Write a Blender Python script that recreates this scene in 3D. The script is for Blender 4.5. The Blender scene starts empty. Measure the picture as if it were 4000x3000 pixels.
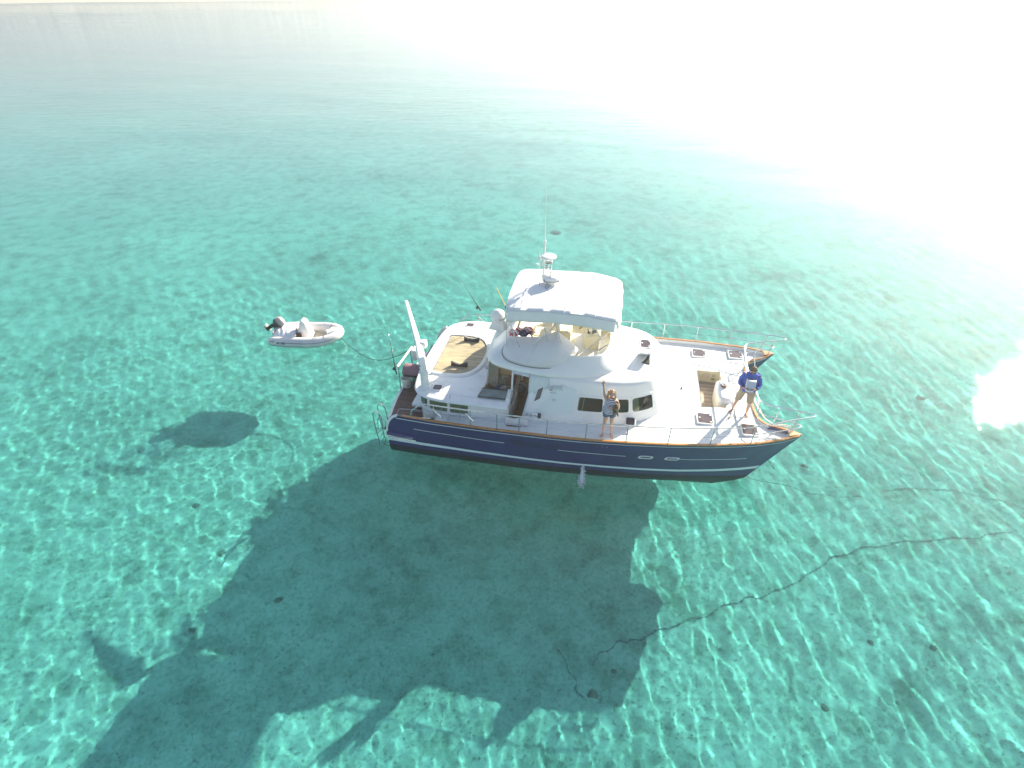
import bpy, bmesh, math, random
import numpy as np
from mathutils import Vector, Matrix, noise
sc = bpy.context.scene
COL = sc.collection
R = math.radians
random.seed(7)

# ---------------------------------------------------------------- camera, sky, sun, exposure
CAM_H = 12.9
cam = bpy.data.cameras.new('camera'); cam_o = bpy.data.objects.new('camera', cam); COL.objects.link(cam_o)
cam_o.location = (0, 0, CAM_H); cam_o.rotation_euler = (R(90 - 34.5), 0, 0)
cam.sensor_width = 36; cam.lens = 20.81; cam.clip_start = .1; cam.clip_end = 6000
sc.camera = cam_o
SUN_AZ, SUN_EL = R(46), R(25)
world = bpy.data.worlds.new('World'); sc.world = world; world.use_nodes = True
wn = world.node_tree
sky = wn.nodes.new('ShaderNodeTexSky'); sky.sky_type = 'NISHITA'; sky.sun_disc = False
sky.sun_elevation = SUN_EL; sky.sun_rotation = SUN_AZ; sky.air_density = 1.0; sky.dust_density = 0.7; sky.ozone_density = 1.2
wn.nodes['Background'].inputs[1].default_value = 0.06
wn.links.new(sky.outputs[0], wn.nodes['Background'].inputs[0])
sun = bpy.data.lights.new('sun', 'SUN'); sun_o = bpy.data.objects.new('sun', sun); COL.objects.link(sun_o)
sun.energy = 4.9; sun.angle = R(0.55); sun.color = (1, .92, .72)
sun.cycles.is_caustics_light = True          # sunlight is traced through the rippled water onto the seabed
SUN_DIR = Vector((math.sin(SUN_AZ) * math.cos(SUN_EL), math.cos(SUN_AZ) * math.cos(SUN_EL), math.sin(SUN_EL)))
sun_o.rotation_euler = SUN_DIR.to_track_quat('Z', 'Y').to_euler()
sc.view_settings.view_transform = 'Standard'; sc.view_settings.look = 'None'
sc.view_settings.gamma = 1; sc.view_settings.use_curve_mapping = False
sc.view_settings.exposure = 1.85
sc.cycles.max_bounces = 8; sc.cycles.diffuse_bounces = 3; sc.cycles.transmission_bounces = 6; sc.cycles.glossy_bounces = 3
sc.cycles.sample_clamp_indirect = 6; sc.cycles.sample_clamp_direct = 0

# ---------------------------------------------------------------- materials
MATS = {}
def mat(name, col, rough=.5, metal=0., var=0., scale=8., spec=.5, coat=0., bump=0., bscale=60., col2=None, stretch=None, trans=0.):
    if name in MATS: return MATS[name]
    m = bpy.data.materials.new(name); m.use_nodes = True; MATS[name] = m
    nt = m.node_tree; b = nt.nodes['Principled BSDF']
    b.inputs['Roughness'].default_value = rough; b.inputs['Metallic'].default_value = metal
    b.inputs['Specular IOR Level'].default_value = spec; b.inputs['Coat Weight'].default_value = coat
    b.inputs['Base Color'].default_value = (*col, 1)
    tc = nt.nodes.new('ShaderNodeTexCoord')
    src = tc.outputs['Object']
    if stretch:
        mp = nt.nodes.new('ShaderNodeMapping'); mp.inputs['Scale'].default_value = stretch
        nt.links.new(src, mp.inputs[0]); src = mp.outputs[0]
    if var > 0 or col2:
        n = nt.nodes.new('ShaderNodeTexNoise'); n.inputs['Scale'].default_value = scale; n.inputs['Detail'].default_value = 5
        nt.links.new(src, n.inputs[0])
        rmp = nt.nodes.new('ShaderNodeValToRGB')
        rmp.color_ramp.elements[0].position = .35; rmp.color_ramp.elements[1].position = .65
        c2 = col2 if col2 else tuple(min(1, c * (1 + var)) for c in col)
        c1 = col if col2 else tuple(c * (1 - var) for c in col)
        rmp.color_ramp.elements[0].color = (*c1, 1); rmp.color_ramp.elements[1].color = (*c2, 1)
        nt.links.new(n.outputs[0], rmp.inputs[0]); nt.links.new(rmp.outputs[0], b.inputs['Base Color'])
        mr = nt.nodes.new('ShaderNodeMapRange'); mr.inputs[3].default_value = rough * .8; mr.inputs[4].default_value = min(1, rough * 1.25)
        nt.links.new(n.outputs[0], mr.inputs[0]); nt.links.new(mr.outputs[0], b.inputs['Roughness'])
    if bump > 0:
        n2 = nt.nodes.new('ShaderNodeTexNoise'); n2.inputs['Scale'].default_value = bscale; n2.inputs['Detail'].default_value = 3
        nt.links.new(src, n2.inputs[0])
        bp = nt.nodes.new('ShaderNodeBump'); bp.inputs['Strength'].default_value = bump; bp.inputs['Distance'].default_value = .01
        nt.links.new(n2.outputs[0], bp.inputs['Height']); nt.links.new(bp.outputs[0], b.inputs['Normal'])
    if trans: b.inputs['Transmission Weight'].default_value = trans
    return m
GEL = mat('white_gelcoat', (.78, .78, .77), .28, var=.025, scale=1.6, coat=.3)
NONSKID = mat('nonskid_deck', (.74, .75, .75), .6, var=.03, scale=3, bump=.25, bscale=260)
CREAM = mat('cream_gelcoat', (.76, .69, .50), .35, var=.04, scale=3)
NAVY = mat('navy_hull_paint', (.030, .033, .130), .30, var=.10, scale=1.2, coat=.15)
BOOT = mat('antifouling', (.012, .018, .030), .55, var=.4, scale=4)
STRIPE = mat('stripe_white', (.74, .76, .78), .3)
TEAK = mat('varnished_teak', (.46, .20, .055), .3, var=.25, scale=5, stretch=(1, 8, 8), coat=.4)
TEAKD = mat('wet_teak', (.115, .06, .045), .5, var=.35, scale=7, stretch=(.6, 9, 4))
TEAKG = mat('weathered_teak', (.44, .35, .24), .6, col2=(.56, .44, .26), scale=1.6)
CAULK = mat('deck_caulk', (.045, .035, .032), .6)
SOLE = mat('cockpit_sole_teak', (.20, .125, .065), .5, var=.25, scale=6, stretch=(2, 9, 4))
STEEL = mat('stainless_steel', (.62, .63, .65), .22, metal=.85)
CANVAS = mat('white_canvas', (.74, .74, .75), .8, var=.03, scale=2.5, bump=.3, bscale=6)
GREYCANVAS = mat('pale_grey_canvas', (.62, .61, .64), .85, var=.04, scale=3, bump=.3, bscale=5)
ACRYL = mat('smoked_acrylic', (.075, .05, .055), .12, var=.2, scale=6, coat=.3)
DARKGLASS = mat('tinted_window', (.05, .075, .07), .06, var=.25, scale=2.2)
CURTAIN = mat('curtain_fabric', (.58, .56, .45), .8, var=.15, scale=7, stretch=(14, 14, 1))
BLACK = mat('black_plastic', (.02, .02, .022), .4)
DGREY = mat('dark_grey_cloth', (.05, .042, .048), .8, var=.3, scale=9)
WHITEPL = mat('white_plastic', (.78, .78, .77), .35, var=.02)
PVC = mat('grey_inflatable_fabric', (.46, .47, .52), .55, var=.05, scale=4)
PVCL = mat('pale_inflatable_fabric', (.68, .64, .63), .55, var=.05, scale=4)
PVCD = mat('dark_grey_rubber', (.13, .14, .18), .5)
ROPE = mat('dark_green_rope', (.03, .09, .08), .8)
ROPEW = mat('white_rope', (.68, .66, .6), .8, var=.1, scale=30)
SKIN = mat('skin', (.56, .33, .23), .55, var=.06, scale=9)
def glass_pane(name, tint, rough=.02):
    m = bpy.data.materials.new(name); m.use_nodes = True; nt = m.node_tree; nt.nodes.clear()
    o = nt.nodes.new('ShaderNodeOutputMaterial'); t = nt.nodes.new('ShaderNodeBsdfTransparent'); t.inputs[0].default_value = (*tint, 1)
    g = nt.nodes.new('ShaderNodeBsdfGlossy'); g.inputs['Roughness'].default_value = rough
    f = nt.nodes.new('ShaderNodeFresnel'); f.inputs[0].default_value = 1.5; mx = nt.nodes.new('ShaderNodeMixShader')
    nt.links.new(f.outputs[0], mx.inputs[0]); nt.links.new(t.outputs[0], mx.inputs[1]); nt.links.new(g.outputs[0], mx.inputs[2]); nt.links.new(mx.outputs[0], o.inputs[0])
    return m
PANE = glass_pane('window_glass', (.50, .62, .56))
VINYL = glass_pane('clear_vinyl', (.80, .82, .80), .08)

# ---------------------------------------------------------------- mesh helpers
class MB:
    def __init__(s): s.v = []; s.f = []; s.mi = []; s.m = 0
    def add(s, vs, fs):
        o = len(s.v); s.v += [tuple(map(float, p)) for p in vs]
        for f in fs: s.f.append(tuple(o + i for i in f)); s.mi.append(s.m)
        return s
    def box(s, c, d, rot=None, top=1.0):
        P = []
        for z in (-.5, .5):
            k = top if z > 0 else 1
            for x, y in ((-.5, -.5), (.5, -.5), (.5, .5), (-.5, .5)):
                q = Vector((x * d[0] * k, y * d[1] * k, z * d[2]))
                if rot is not None: q.rotate(rot)
                P.append(q + Vector(c))
        return s.add(P, [(3, 2, 1, 0), (4, 5, 6, 7), (0, 1, 5, 4), (1, 2, 6, 5), (2, 3, 7, 6), (3, 0, 4, 7)])
    def tube(s, pts, r, n=8, cap=True, closed=False, flat=1.):
        pts = [Vector(p) for p in pts]; m = len(pts); rr = r if isinstance(r, (list, tuple)) else [r] * m
        up = Vector((0, 0, 1)); V = []; prev = None
        for i, p in enumerate(pts):
            a = pts[i - 1] if (i > 0 or closed) else p; b = pts[(i + 1) % m] if (i < m - 1 or closed) else p
            t = (b - a)
            if t.length < 1e-9: t = Vector((0, 0, 1))
            t.normalize()
            if prev is None:
                u = up if abs(t.z) < .95 else Vector((0, 1, 0)); x = t.cross(u).normalized()
            else:
                x = (prev - t * prev.dot(t)); x = x.normalized() if x.length > 1e-6 else t.cross(up).normalized()
            prev = x; y = t.cross(x)
            for k in range(n):
                a_ = 2 * math.pi * k / n; V.append(p + (x * math.cos(a_) + y * math.sin(a_) * flat) * rr[i])
        F = []
        for i in range(m if closed else m - 1):
            j = (i + 1) % m
            for k in range(n):
                l = (k + 1) % n; F.append((i * n + k, i * n + l, j * n + l, j * n + k))
        if cap and not closed: F.append(tuple(reversed(range(n)))); F.append(tuple((m - 1) * n + k for k in range(n)))
        return s.add(V, F)
    def lathe(s, prof, c=(0, 0, 0), n=20, rot=None):
        V = []; m = len(prof)
        for r, z in prof:
            for k in range(n):
                a = 2 * math.pi * k / n; q = Vector((r * math.cos(a), r * math.sin(a), z))
                if rot is not None: q.rotate(rot)
                V.append(q + Vector(c))
        F = [(i * n + k, i * n + (k + 1) % n, (i + 1) * n + (k + 1) % n, (i + 1) * n + k) for i in range(m - 1) for k in range(n)]
        if prof[0][0] > 1e-4: F.append(tuple(reversed(range(n))))
        if prof[-1][0] > 1e-4: F.append(tuple((m - 1) * n + k for k in range(n)))
        return s.add(V, F)
    def loft(s, rings, cap0=True, cap1=True, closed=True):
        n = len(rings[0]); V = [p for r in rings for p in r]; F = []
        for i in range(len(rings) - 1):
            for k in range(n if closed else n - 1):
                l = (k + 1) % n; F.append((i * n + k, i * n + l, (i + 1) * n + l, (i + 1) * n + k))
        if cap0: F.append(tuple(reversed(range(n))))
        if cap1: F.append(tuple((len(rings) - 1) * n + k for k in range(n)))
        return s.add(V, F)
    def grid(s, P):
        n = len(P); m = len(P[0]); V = [q for r in P for q in r]
        return s.add(V, [(i * m + j, i * m + j + 1, (i + 1) * m + j + 1, (i + 1) * m + j) for i in range(n - 1) for j in range(m - 1)])
    def build(s, name, m, parent=None, ang=38, bevel=0, solid=0, recalc=True, kind=None, label=None, mats=None, dbl=False):
        me = bpy.data.meshes.new(name); me.from_pydata(s.v, [], s.f)
        for q in (mats or [m]): me.materials.append(q)
        if mats: me.polygons.foreach_set('material_index', s.mi)
        if recalc or dbl:
            bm = bmesh.new(); bm.from_mesh(me)
            if dbl: bmesh.ops.remove_doubles(bm, verts=bm.verts[:], dist=1e-5)
            if recalc: bmesh.ops.recalc_face_normals(bm, faces=bm.faces[:])
            bm.to_mesh(me); bm.free()
        me.shade_smooth(); me.set_sharp_from_angle(angle=R(ang))
        o = bpy.data.objects.new(name, me); COL.objects.link(o)
        if parent: o.parent = parent
        if bevel:
            b = o.modifiers.new('bevel', 'BEVEL'); b.width = bevel; b.segments = 2; b.limit_method = 'ANGLE'; b.angle_limit = R(35); b.harden_normals = False
        if solid:
            b = o.modifiers.new('solidify', 'SOLIDIFY'); b.thickness = solid; b.offset = -1
        if kind: o['kind'] = kind
        if label: o['label'] = label
        return o
def spline(pts, n=6, closed=False):
    P = [Vector(p) for p in pts]; m = len(P); out = []
    for i in range(m if closed else m - 1):
        a = P[(i - 1) % m] if (closed or i > 0) else P[0] * 2 - P[1]; b = P[i]; c = P[(i + 1) % m]
        d = P[(i + 2) % m] if (closed or i < m - 2) else P[-1] * 2 - P[-2]
        for k in range(n):
            t = k / n; out.append(.5 * ((2 * b) + (c - a) * t + (2 * a - 5 * b + 4 * c - d) * t * t + (3 * b - a - 3 * c + d) * t ** 3))
    if not closed: out.append(P[-1])
    return out
def interp(xs, ys, x): return float(np.interp(x, xs, ys))
def thing(name, label, cat, loc=(0, 0, 0), rz=0, group=None):
    o = bpy.data.objects.new(name, None); COL.objects.link(o); o.location = loc; o.rotation_euler = (0, 0, rz); o.empty_display_size = .2
    o['label'] = label; o['category'] = cat
    if group: o['group'] = group
    return o
def tag(o, label, cat, group=None):
    o['label'] = label; o['category'] = cat
    if group: o['group'] = group
    return o
def dup(o, parent=None):
    c = o.copy(); COL.objects.link(c); c.parent = parent
    for ch in [q for q in bpy.data.objects if q.parent == o]: dup(ch, c)
    return c
def skin(name, verts, edges, m, parent=None, sub=2, root=0):
    """one continuous body: verts = [(co, radius[, radius2])]"""
    me = bpy.data.meshes.new(name); me.from_pydata([v[0] for v in verts], edges, [])
    o = bpy.data.objects.new(name, me); COL.objects.link(o)
    o.modifiers.new('s', 'SKIN').use_smooth_shade = True
    if not me.skin_vertices:
        me.skin_vertices.new() if hasattr(me.skin_vertices, 'new') else None
        bm = bmesh.new(); bm.from_mesh(me); bm.verts.layers.skin.verify(); bm.to_mesh(me); bm.free()
    for i, v in enumerate(verts):
        sv = me.skin_vertices[0].data[i]; r = v[1]; sv.radius = (r, v[2] if len(v) > 2 else r); sv.use_root = (i == root)
    sb = o.modifiers.new('u', 'SUBSURF'); sb.levels = sub; sb.render_levels = sub
    dg = bpy.context.evaluated_depsgraph_get(); dg.update()
    nm = bpy.data.meshes.new_from_object(o.evaluated_get(dg)); nm.name = name
    bpy.data.objects.remove(o)
    nm.materials.clear(); nm.materials.append(m); nm.shade_smooth()
    r = bpy.data.objects.new(name, nm); COL.objects.link(r)
    if parent: r.parent = parent
    return r
def text(name, body, size, m, loc, rot, parent=None, ext=.001, align='CENTER'):
    cu = bpy.data.curves.new(name, 'FONT'); cu.body = body; cu.size = size; cu.extrude = ext; cu.align_x = align; cu.align_y = 'CENTER'
    cu.materials.append(m); o = bpy.data.objects.new(name, cu); COL.objects.link(o); o.location = loc; o.rotation_euler = rot
    if parent: o.parent = parent
    return o

# ---------------------------------------------------------------- sea surface, rippled (real geometry; it focuses the sunlight)
SEA_K = .36
rng = np.random.default_rng(3)
WAVES = []
for i in range(110):
    lam = math.exp(rng.uniform(math.log(.20), math.log(1.3)))
    if i % 2 == 0: th = rng.uniform(0, math.pi); lam *= .85
    else: th = R(8) + rng.normal(0, .28)                 # crests mostly run towards and away from the camera
    k = 2 * math.pi / lam
    a = .00080 * (lam / .5) ** 1.35 / math.sqrt(6)
    WAVES.append((k * math.cos(th), k * math.sin(th), a, rng.uniform(0, 6.28), lam))
for i in range(26):                                        # long low undulations that streak the distant water
    lam = math.exp(rng.uniform(math.log(2.5), math.log(26))); th = R(78) + rng.normal(0, .35); k = 2 * math.pi / lam
    WAVES.append((k * math.cos(th), k * math.sin(th), .0052 / k, rng.uniform(0, 6.28), lam))
def sea_height(x, y, att):
    z = np.zeros_like(x)
    env = (.80 + .30 / (1 + np.exp(-(x + 4 - .6 * (y - 14)) / 3.))) * (1 + .22 * np.sin(.36 * x + .2 * y) * np.sin(.33 * y - .17 * x + 1))   # livelier to the right
    wr = 1 / (1 + np.exp(-(x + 2 - .45 * (y - 13)) / 2.6))                  # regular ripple trains to the right, confused chop to the left
    for n_, (kx, ky, a, p, lam) in enumerate(WAVES):
        g = 1. if n_ >= 110 else (1.25 - .75 * wr if n_ % 2 == 0 else .35 + .95 * wr)
        z += g * a * np.sin(kx * x + ky * y + p) * np.clip((lam / att - 2.2) / 2, 0, 1)
    return z * env * SEA_K
def big_grid(name, X, Y, Z, m):
    n, q = X.shape
    me = bpy.data.meshes.new(name); v = np.stack([X, Y, Z], -1).reshape(-1, 3)
    i = np.arange((n - 1) * (q - 1)); a = (i // (q - 1)) * q + i % (q - 1)
    f = np.stack([a, a + 1, a + q + 1, a + q], -1).astype(np.int32)
    me.vertices.add(len(v)); me.vertices.foreach_set('co', v.ravel()); me.loops.add(f.size); me.loops.foreach_set('vertex_index', f.ravel())
    me.polygons.add(len(f)); me.polygons.foreach_set('loop_start', np.arange(len(f)) * 4)
    me.update()
    if me.polygons[0].normal.z < 0: me.flip_normals()
    me.shade_smooth(); me.materials.append(m)
    o = bpy.data.objects.new(name, me); COL.objects.link(o); return o
def sea():
    ap = -6.; N = 1080; th = np.linspace(-R(60), R(60), N); r = [9.0]
    while r[-1] < 36: r.append(r[-1] + .042)
    d = .042
    while r[-1] < 1300: d *= 1.018; r.append(r[-1] + d)
    r = np.array(r); T, RR = np.meshgrid(th, r); X = RR * np.sin(T); Y = ap + RR * np.cos(T)
    att = np.maximum(np.gradient(r)[:, None] * np.ones(N)[None, :], RR * (th[1] - th[0]))
    m = bpy.data.materials.new('sea_water'); m.use_nodes = True; b = m.node_tree.nodes['Principled BSDF']
    b.inputs['IOR'].default_value = 1.33; b.inputs['Roughness'].default_value = 0; b.inputs['Transmission Weight'].default_value = 1
    b.inputs['Base Color'].default_value = (.195, .84, .94, 1)
    nt = m.node_tree; ge = nt.nodes.new('ShaderNodeNewGeometry'); sp = nt.nodes.new('ShaderNodeSeparateXYZ'); nt.links.new(ge.outputs['Position'], sp.inputs[0])
    mr = nt.nodes.new('ShaderNodeMapRange'); mr.inputs[1].default_value = 34; mr.inputs[2].default_value = 70; mr.inputs[3].default_value = 0; mr.inputs[4].default_value = 1; nt.links.new(sp.outputs[1], mr.inputs[0])
    mp = nt.nodes.new('ShaderNodeMapping'); mp.inputs['Scale'].default_value = (.30, 1, 1); nt.links.new(ge.outputs['Position'], mp.inputs[0])
    ns = nt.nodes.new('ShaderNodeTexNoise'); ns.inputs['Scale'].default_value = .9; ns.inputs['Detail'].default_value = 6; ns.inputs['Roughness'].default_value = .62; nt.links.new(mp.outputs[0], ns.inputs[0])
    n3 = nt.nodes.new('ShaderNodeTexNoise'); n3.inputs['Scale'].default_value = 9; n3.inputs['Detail'].default_value = 3; nt.links.new(ge.outputs['Position'], n3.inputs[0])
    b3 = nt.nodes.new('ShaderNodeBump'); b3.inputs['Distance'].default_value = .0034; b3.inputs['Strength'].default_value = 1; nt.links.new(n3.outputs[0], b3.inputs['Height'])
    bp = nt.nodes.new('ShaderNodeBump'); bp.inputs['Distance'].default_value = .055; nt.links.new(b3.outputs[0], bp.inputs['Normal']); nt.links.new(mr.outputs[0], bp.inputs['Strength']); nt.links.new(ns.outputs[0], bp.inputs['Height']); nt.links.new(bp.outputs[0], b.inputs['Normal'])
    o = big_grid('water', X, Y, sea_height(X, Y, att), m); o['kind'] = 'structure'; o.cycles.is_caustics_caster = True
    return o
sea()
def seabed():
    xs = np.concatenate([-np.geomspace(1400, 40, 30), np.linspace(-38, 38, 90), np.geomspace(40, 1400, 30)])
    ys = np.concatenate([np.linspace(-60, 60, 130), np.geomspace(62, 1500, 60)]); X, Y = np.meshgrid(xs, ys)
    Z = -4.0 - .32 / (1 + np.exp((X + 7.5) / 1.6)) - 1.2 * np.clip((Y - 45) / 120, 0, 1) + .05 * np.sin(X * .31 + 1) * np.sin(Y * .27) + .03 * np.sin(X * .9 + Y * .5) 
    shore = np.interp(X, [-1400, -500, -304, -198, -70, 100, 400, 1400], [-200, 290, 395, 438, 476, 520, 600, 900])
    Z = np.maximum(Z, -(shore - Y) * .035) if False else np.where(Y > shore - 130, np.maximum(Z, -(shore - Y) * .04), Z)
    Z = np.minimum(Z, 2.5)
    m = bpy.data.materials.new('seabed_sand'); m.use_nodes = True; nt = m.node_tree; b = nt.nodes['Principled BSDF']
    b.inputs['Roughness'].default_value = 1; b.inputs['Specular IOR Level'].default_value = 0
    tc = nt.nodes.new('ShaderNodeTexCoord')
    def noise_(scale, detail, rough=.6):
        n = nt.nodes.new('ShaderNodeTexNoise'); n.inputs['Scale'].default_value = scale; n.inputs['Detail'].default_value = detail; n.inputs['Roughness'].default_value = rough
        nt.links.new(tc.outputs['Object'], n.inputs[0]); return n.outputs[0]
    def ramp(src, p0, c0, p1, c1):
        r_ = nt.nodes.new('ShaderNodeValToRGB'); e = r_.color_ramp.elements; e[0].position = p0; e[0].color = (*c0, 1); e[1].position = p1; e[1].color = (*c1, 1)
        nt.links.new(src, r_.inputs[0]); return r_.outputs[0]
    def mul(a, b_, fac=1.):
        x = nt.nodes.new('ShaderNodeMix'); x.data_type = 'RGBA'; x.blend_type = 'MULTIPLY'; x.inputs[0].default_value = fac
        nt.links.new(a, x.inputs[6]); nt.links.new(b_, x.inputs[7]); return x.outputs[2]
    c = ramp(noise_(.09, 3), .3, (.43, .47, .40), .7, (.58, .60, .50))
    c = mul(c, ramp(noise_(1.1, 6, .7), .34, (.62, .66, .62), .56, (1, 1, 1)))
    c = mul(c, ramp(noise_(9, 6, .75), .38, (.62, .66, .60), .52, (1, 1, 1)), .75)
    c = mul(c, ramp(noise_(.35, 4, .65), .28, (.55, .62, .60), .42, (1, 1, 1)), .8)
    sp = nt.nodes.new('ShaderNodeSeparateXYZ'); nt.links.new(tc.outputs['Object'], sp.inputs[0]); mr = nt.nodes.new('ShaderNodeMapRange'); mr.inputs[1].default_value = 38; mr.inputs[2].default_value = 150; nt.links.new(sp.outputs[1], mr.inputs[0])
    c = mul(c, ramp(mr.outputs[0], 0, (1, 1, 1), 1, (.42, .44, .55)))      # sand darkened and blued further out: light lost in deeper water, put into colour
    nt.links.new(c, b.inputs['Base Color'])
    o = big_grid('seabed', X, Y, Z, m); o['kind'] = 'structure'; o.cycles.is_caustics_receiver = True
seabed()
# ---------------------------------------------------------------- the yacht (x forward, y to port, z up from the waterline)
BO = Vector((-3.570, 17.959, 0)); YAW = R(-10.5)
boat = thing('catamaran', 'white power catamaran with dark blue hulls, flybridge and square canvas sunshade, anchored in clear water', 'yacht', BO, YAW)
def B2W(x, y, z=0): c, s = math.cos(YAW), math.sin(YAW); return Vector((BO.x + x * c - y * s, BO.y + x * s + y * c, z))
def gz(x): return interp([.5, 3, 6, 9, 11.2, 12.6], [1.38, 1.42, 1.50, 1.64, 1.76, 1.88], x)
def sx(z): return interp([-.7, -.3, 0, .9, 1.9], [10.5, 11.15, 11.45, 12.02, 12.66], z)
def ax(z): return 0.03 if z <= .6 else .55 - .52 * math.sqrt(max(0, 1 - ((z - .6) / .80) ** 2))
GU = [0, .1, .25, .4, .5, .6, .7, .8, .9, .955, 1]; GY = [.66, .78, .88, .94, .96, .93, .86, .74, .52, .31, .03]
WU = [0, .1, .25, .4, .5, .6, .7, .8, .9, .96, 1]; WY = [.60, .66, .70, .72, .70, .64, .55, .42, .24, .11, .01]
def hull_pt(s, side, u, z, off=0):
    """s hull (-1 starboard), side +1 outboard / -1 inboard"""
    x = ax(z) + u * (sx(z) - ax(z)); w = interp(WU, WY, u)
    if z <= 0: h = w * math.sqrt(max(.01, 1 - (z / -.72) ** 2)) if z < 0 else w
    else:
        g = interp(GU, GY, u); h = w + (g - w) * min(1, z / max(.1, gz(x))) ** 1.25
    return Vector((x, s * (2.3 + side * (h + off)), z))
def ye(x):   # outboard gunwale half breadth
    u = (x - .55) / (12.62 - .55); return 2.3 + interp(GU, GY, max(0, min(1, u)))
def yi(x): u = (x - .55) / (12.62 - .55); return 2.3 - interp(GU, GY, max(0, min(1, u)))
US = [0, .01, .03, .06, .1] + list(np.linspace(.14, .86, 30)) + [.88, .9, .92, .94, .955, .97, .98, .99, 1]
for s in (-1, 1):
    hb = MB(); hb2 = MB()
    for side in (1, -1):
        top = []
        zs_ = [-.68, -.6, -.45, -.25, 0, .12]
        hb2.grid([[hull_pt(s, side, u, z) for u in US] for z in zs_])
        fr = [0, .08, .2, .35, .5, .65, .8, .92, 1]
        ztop = lambda u: gz(.5 + u * 12.1) if (side > 0 or u > .925) else (.88 if u > .075 else .5)
        hb.grid([[hull_pt(s, side, u, .12 + (ztop(u) - .12) * f) for u in US] for f in fr])
    # transom
    for a, q in ((hb2, [-.68, -.6, -.45, -.25, 0, .12]), (hb, [.12, .3, .48])):
        a.grid([[hull_pt(s, 1, 0, z), hull_pt(s, -1, 0, z)] for z in q])
    hull = hb.build('hull', NAVY, boat, ang=50, dbl=True)
    hb2.build('antifouling_bottom', BOOT, hull, ang=50, dbl=True)
    def strip(z0, z1, u0, u1, n, m, name, off=.004, side=1):
        q = MB(); f0 = z0 if callable(z0) else (lambda u: z0); f1 = z1 if callable(z1) else (lambda u: z1)
        q.grid([[hull_pt(s, side, u0 + (u1 - u0) * k / n, f(u0 + (u1 - u0) * k / n), off) for k in range(n + 1)] for f in (f0, f1)])
        return q.build(name, m, hull, ang=60)
    bow_rise = lambda u: .16 * max(0, (u - .72) / .28) ** 2
    strip(lambda u: .30 + bow_rise(u), lambda u: .43 - .05 * math.sin(math.pi * u) + bow_rise(u), .0, .997, 60, STRIPE, 'boot_stripe', .005)
    strip(lambda u: gz(.5 + 12 * u) - .10, lambda u: gz(.5 + 12 * u) - .075, .01, .995, 50, STRIPE, 'gunwale_line', .006)
    pz = lambda u: .97 - .05 * math.sin(math.pi * u) + .07 * max(0, (u - .8) / .2)
    for a, b_ in ((.075, .325), (.465, .637), (.676, .702), (.741, .93)):
        strip(lambda u: pz(u), lambda u: pz(u) + .022, a, b_, 16, STRIPE, 'pinstripe', .006)
    # engine room louvres: dark recessed slots under a moulded lip
    for r_ in range(3):
        for k in range(3):
            a = .332 + k * .046 + .006 * r_; strip(1.10 - r_ * .085, 1.125 - r_ * .085, a, a + .038, 4, BLACK, 'louvre_slot', .004)
    # two oval portlights
    for px in (8.28, 9.06):
        u = (px - ax(.95)) / (sx(.95) - ax(.95)); p = hull_pt(s, 1, u, .97); dx = hull_pt(s, 1, u + .01, .97) - hull_pt(s, 1, u - .01, .97); ang = math.atan2(dx.y, dx.x)
        dz = hull_pt(s, 1, u, 1.05) - hull_pt(s, 1, u, .89)
        X = dx.normalized(); Zv = dz.normalized(); N = X.cross(Zv) * (-s) * -1
        N = Vector((0, s, 0)) - X * X.y * s; N = (N - Zv * N.dot(Zv)).normalized()
        def oval(a, b_, o_):
            return [p + X * (math.copysign(abs(math.cos(t)) ** .45, math.cos(t)) * a) + Zv * (math.copysign(abs(math.sin(t)) ** .6, math.sin(t)) * b_) + N * o_ for t in np.linspace(0, 2 * math.pi, 28, endpoint=False)]
        q = MB().loft([oval(.21, .075, 0), oval(.21, .075, .03), oval(.195, .062, .036), oval(.165, .046, .03), oval(.165, .046, .0)], cap0=False, cap1=False)
        f = q.build('portlight', WHITEPL, hull)
        MB().loft([oval(.165, .046, .012), oval(.01, .003, .014)], cap0=False).build('pane', DARKGLASS, f)
    # sculpted bustle fairing and stainless guard at the stern
    q = MB().tube([hull_pt(s, 1, u, .62 - .1 * u, .01) for u in np.linspace(.0, .1, 8)], [.075, .08, .08, .075, .065, .05, .03, .005], 10)
    q.build('stern_fairing', NAVY, hull)
    MB().tube([(-.10, s * 2.86, .50)] + [tuple(hull_pt(s, 1, u, .50, .06)) for u in np.linspace(.015, .085, 6)], .022, 8).build('stern_guard', STEEL, hull)
    # white rounded edge of the aft bulwark
    q = MB().tube([(ax(z) - .01, s * (2.3 + (hull_pt(s, 1, 0, z).y * s - 2.3) - .02), z) for z in np.linspace(.6, 1.385, 14)] , .045, 8)
    q.build('bulwark_end', GEL, boat)
    # inner bulwark faces beside the aft platform
    q = MB(); q.grid([[(x, s * (ye(x) - .10 if x > .5 else 2.3 + hull_pt(s, 1, 0, .7).y * s - 2.3 - .08), z_) for x in np.linspace(.05, 2.2, 14)] for z_ in (.58,)] + [[(x, s * (ye(x) - .10), min(gz(x), .6 + .8 * math.sqrt(max(0, 1 - max(0, (.55 - x) / .52) ** 2)))) for x in np.linspace(.05, 2.2, 14)]])
    q.build('inner_bulwark', GEL, boat, solid=.0)
# bridgedeck underside and forward face
q = MB().box((5.95, 0, .85), (11.0, 3.3, .12)); q.build('bridgedeck', GEL, boat, bevel=.03); MB().box((11.45, 0, 1.25), (.08, 3.1, .80)).build('forward_crossbeam', GEL, boat, bevel=.03)
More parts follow.
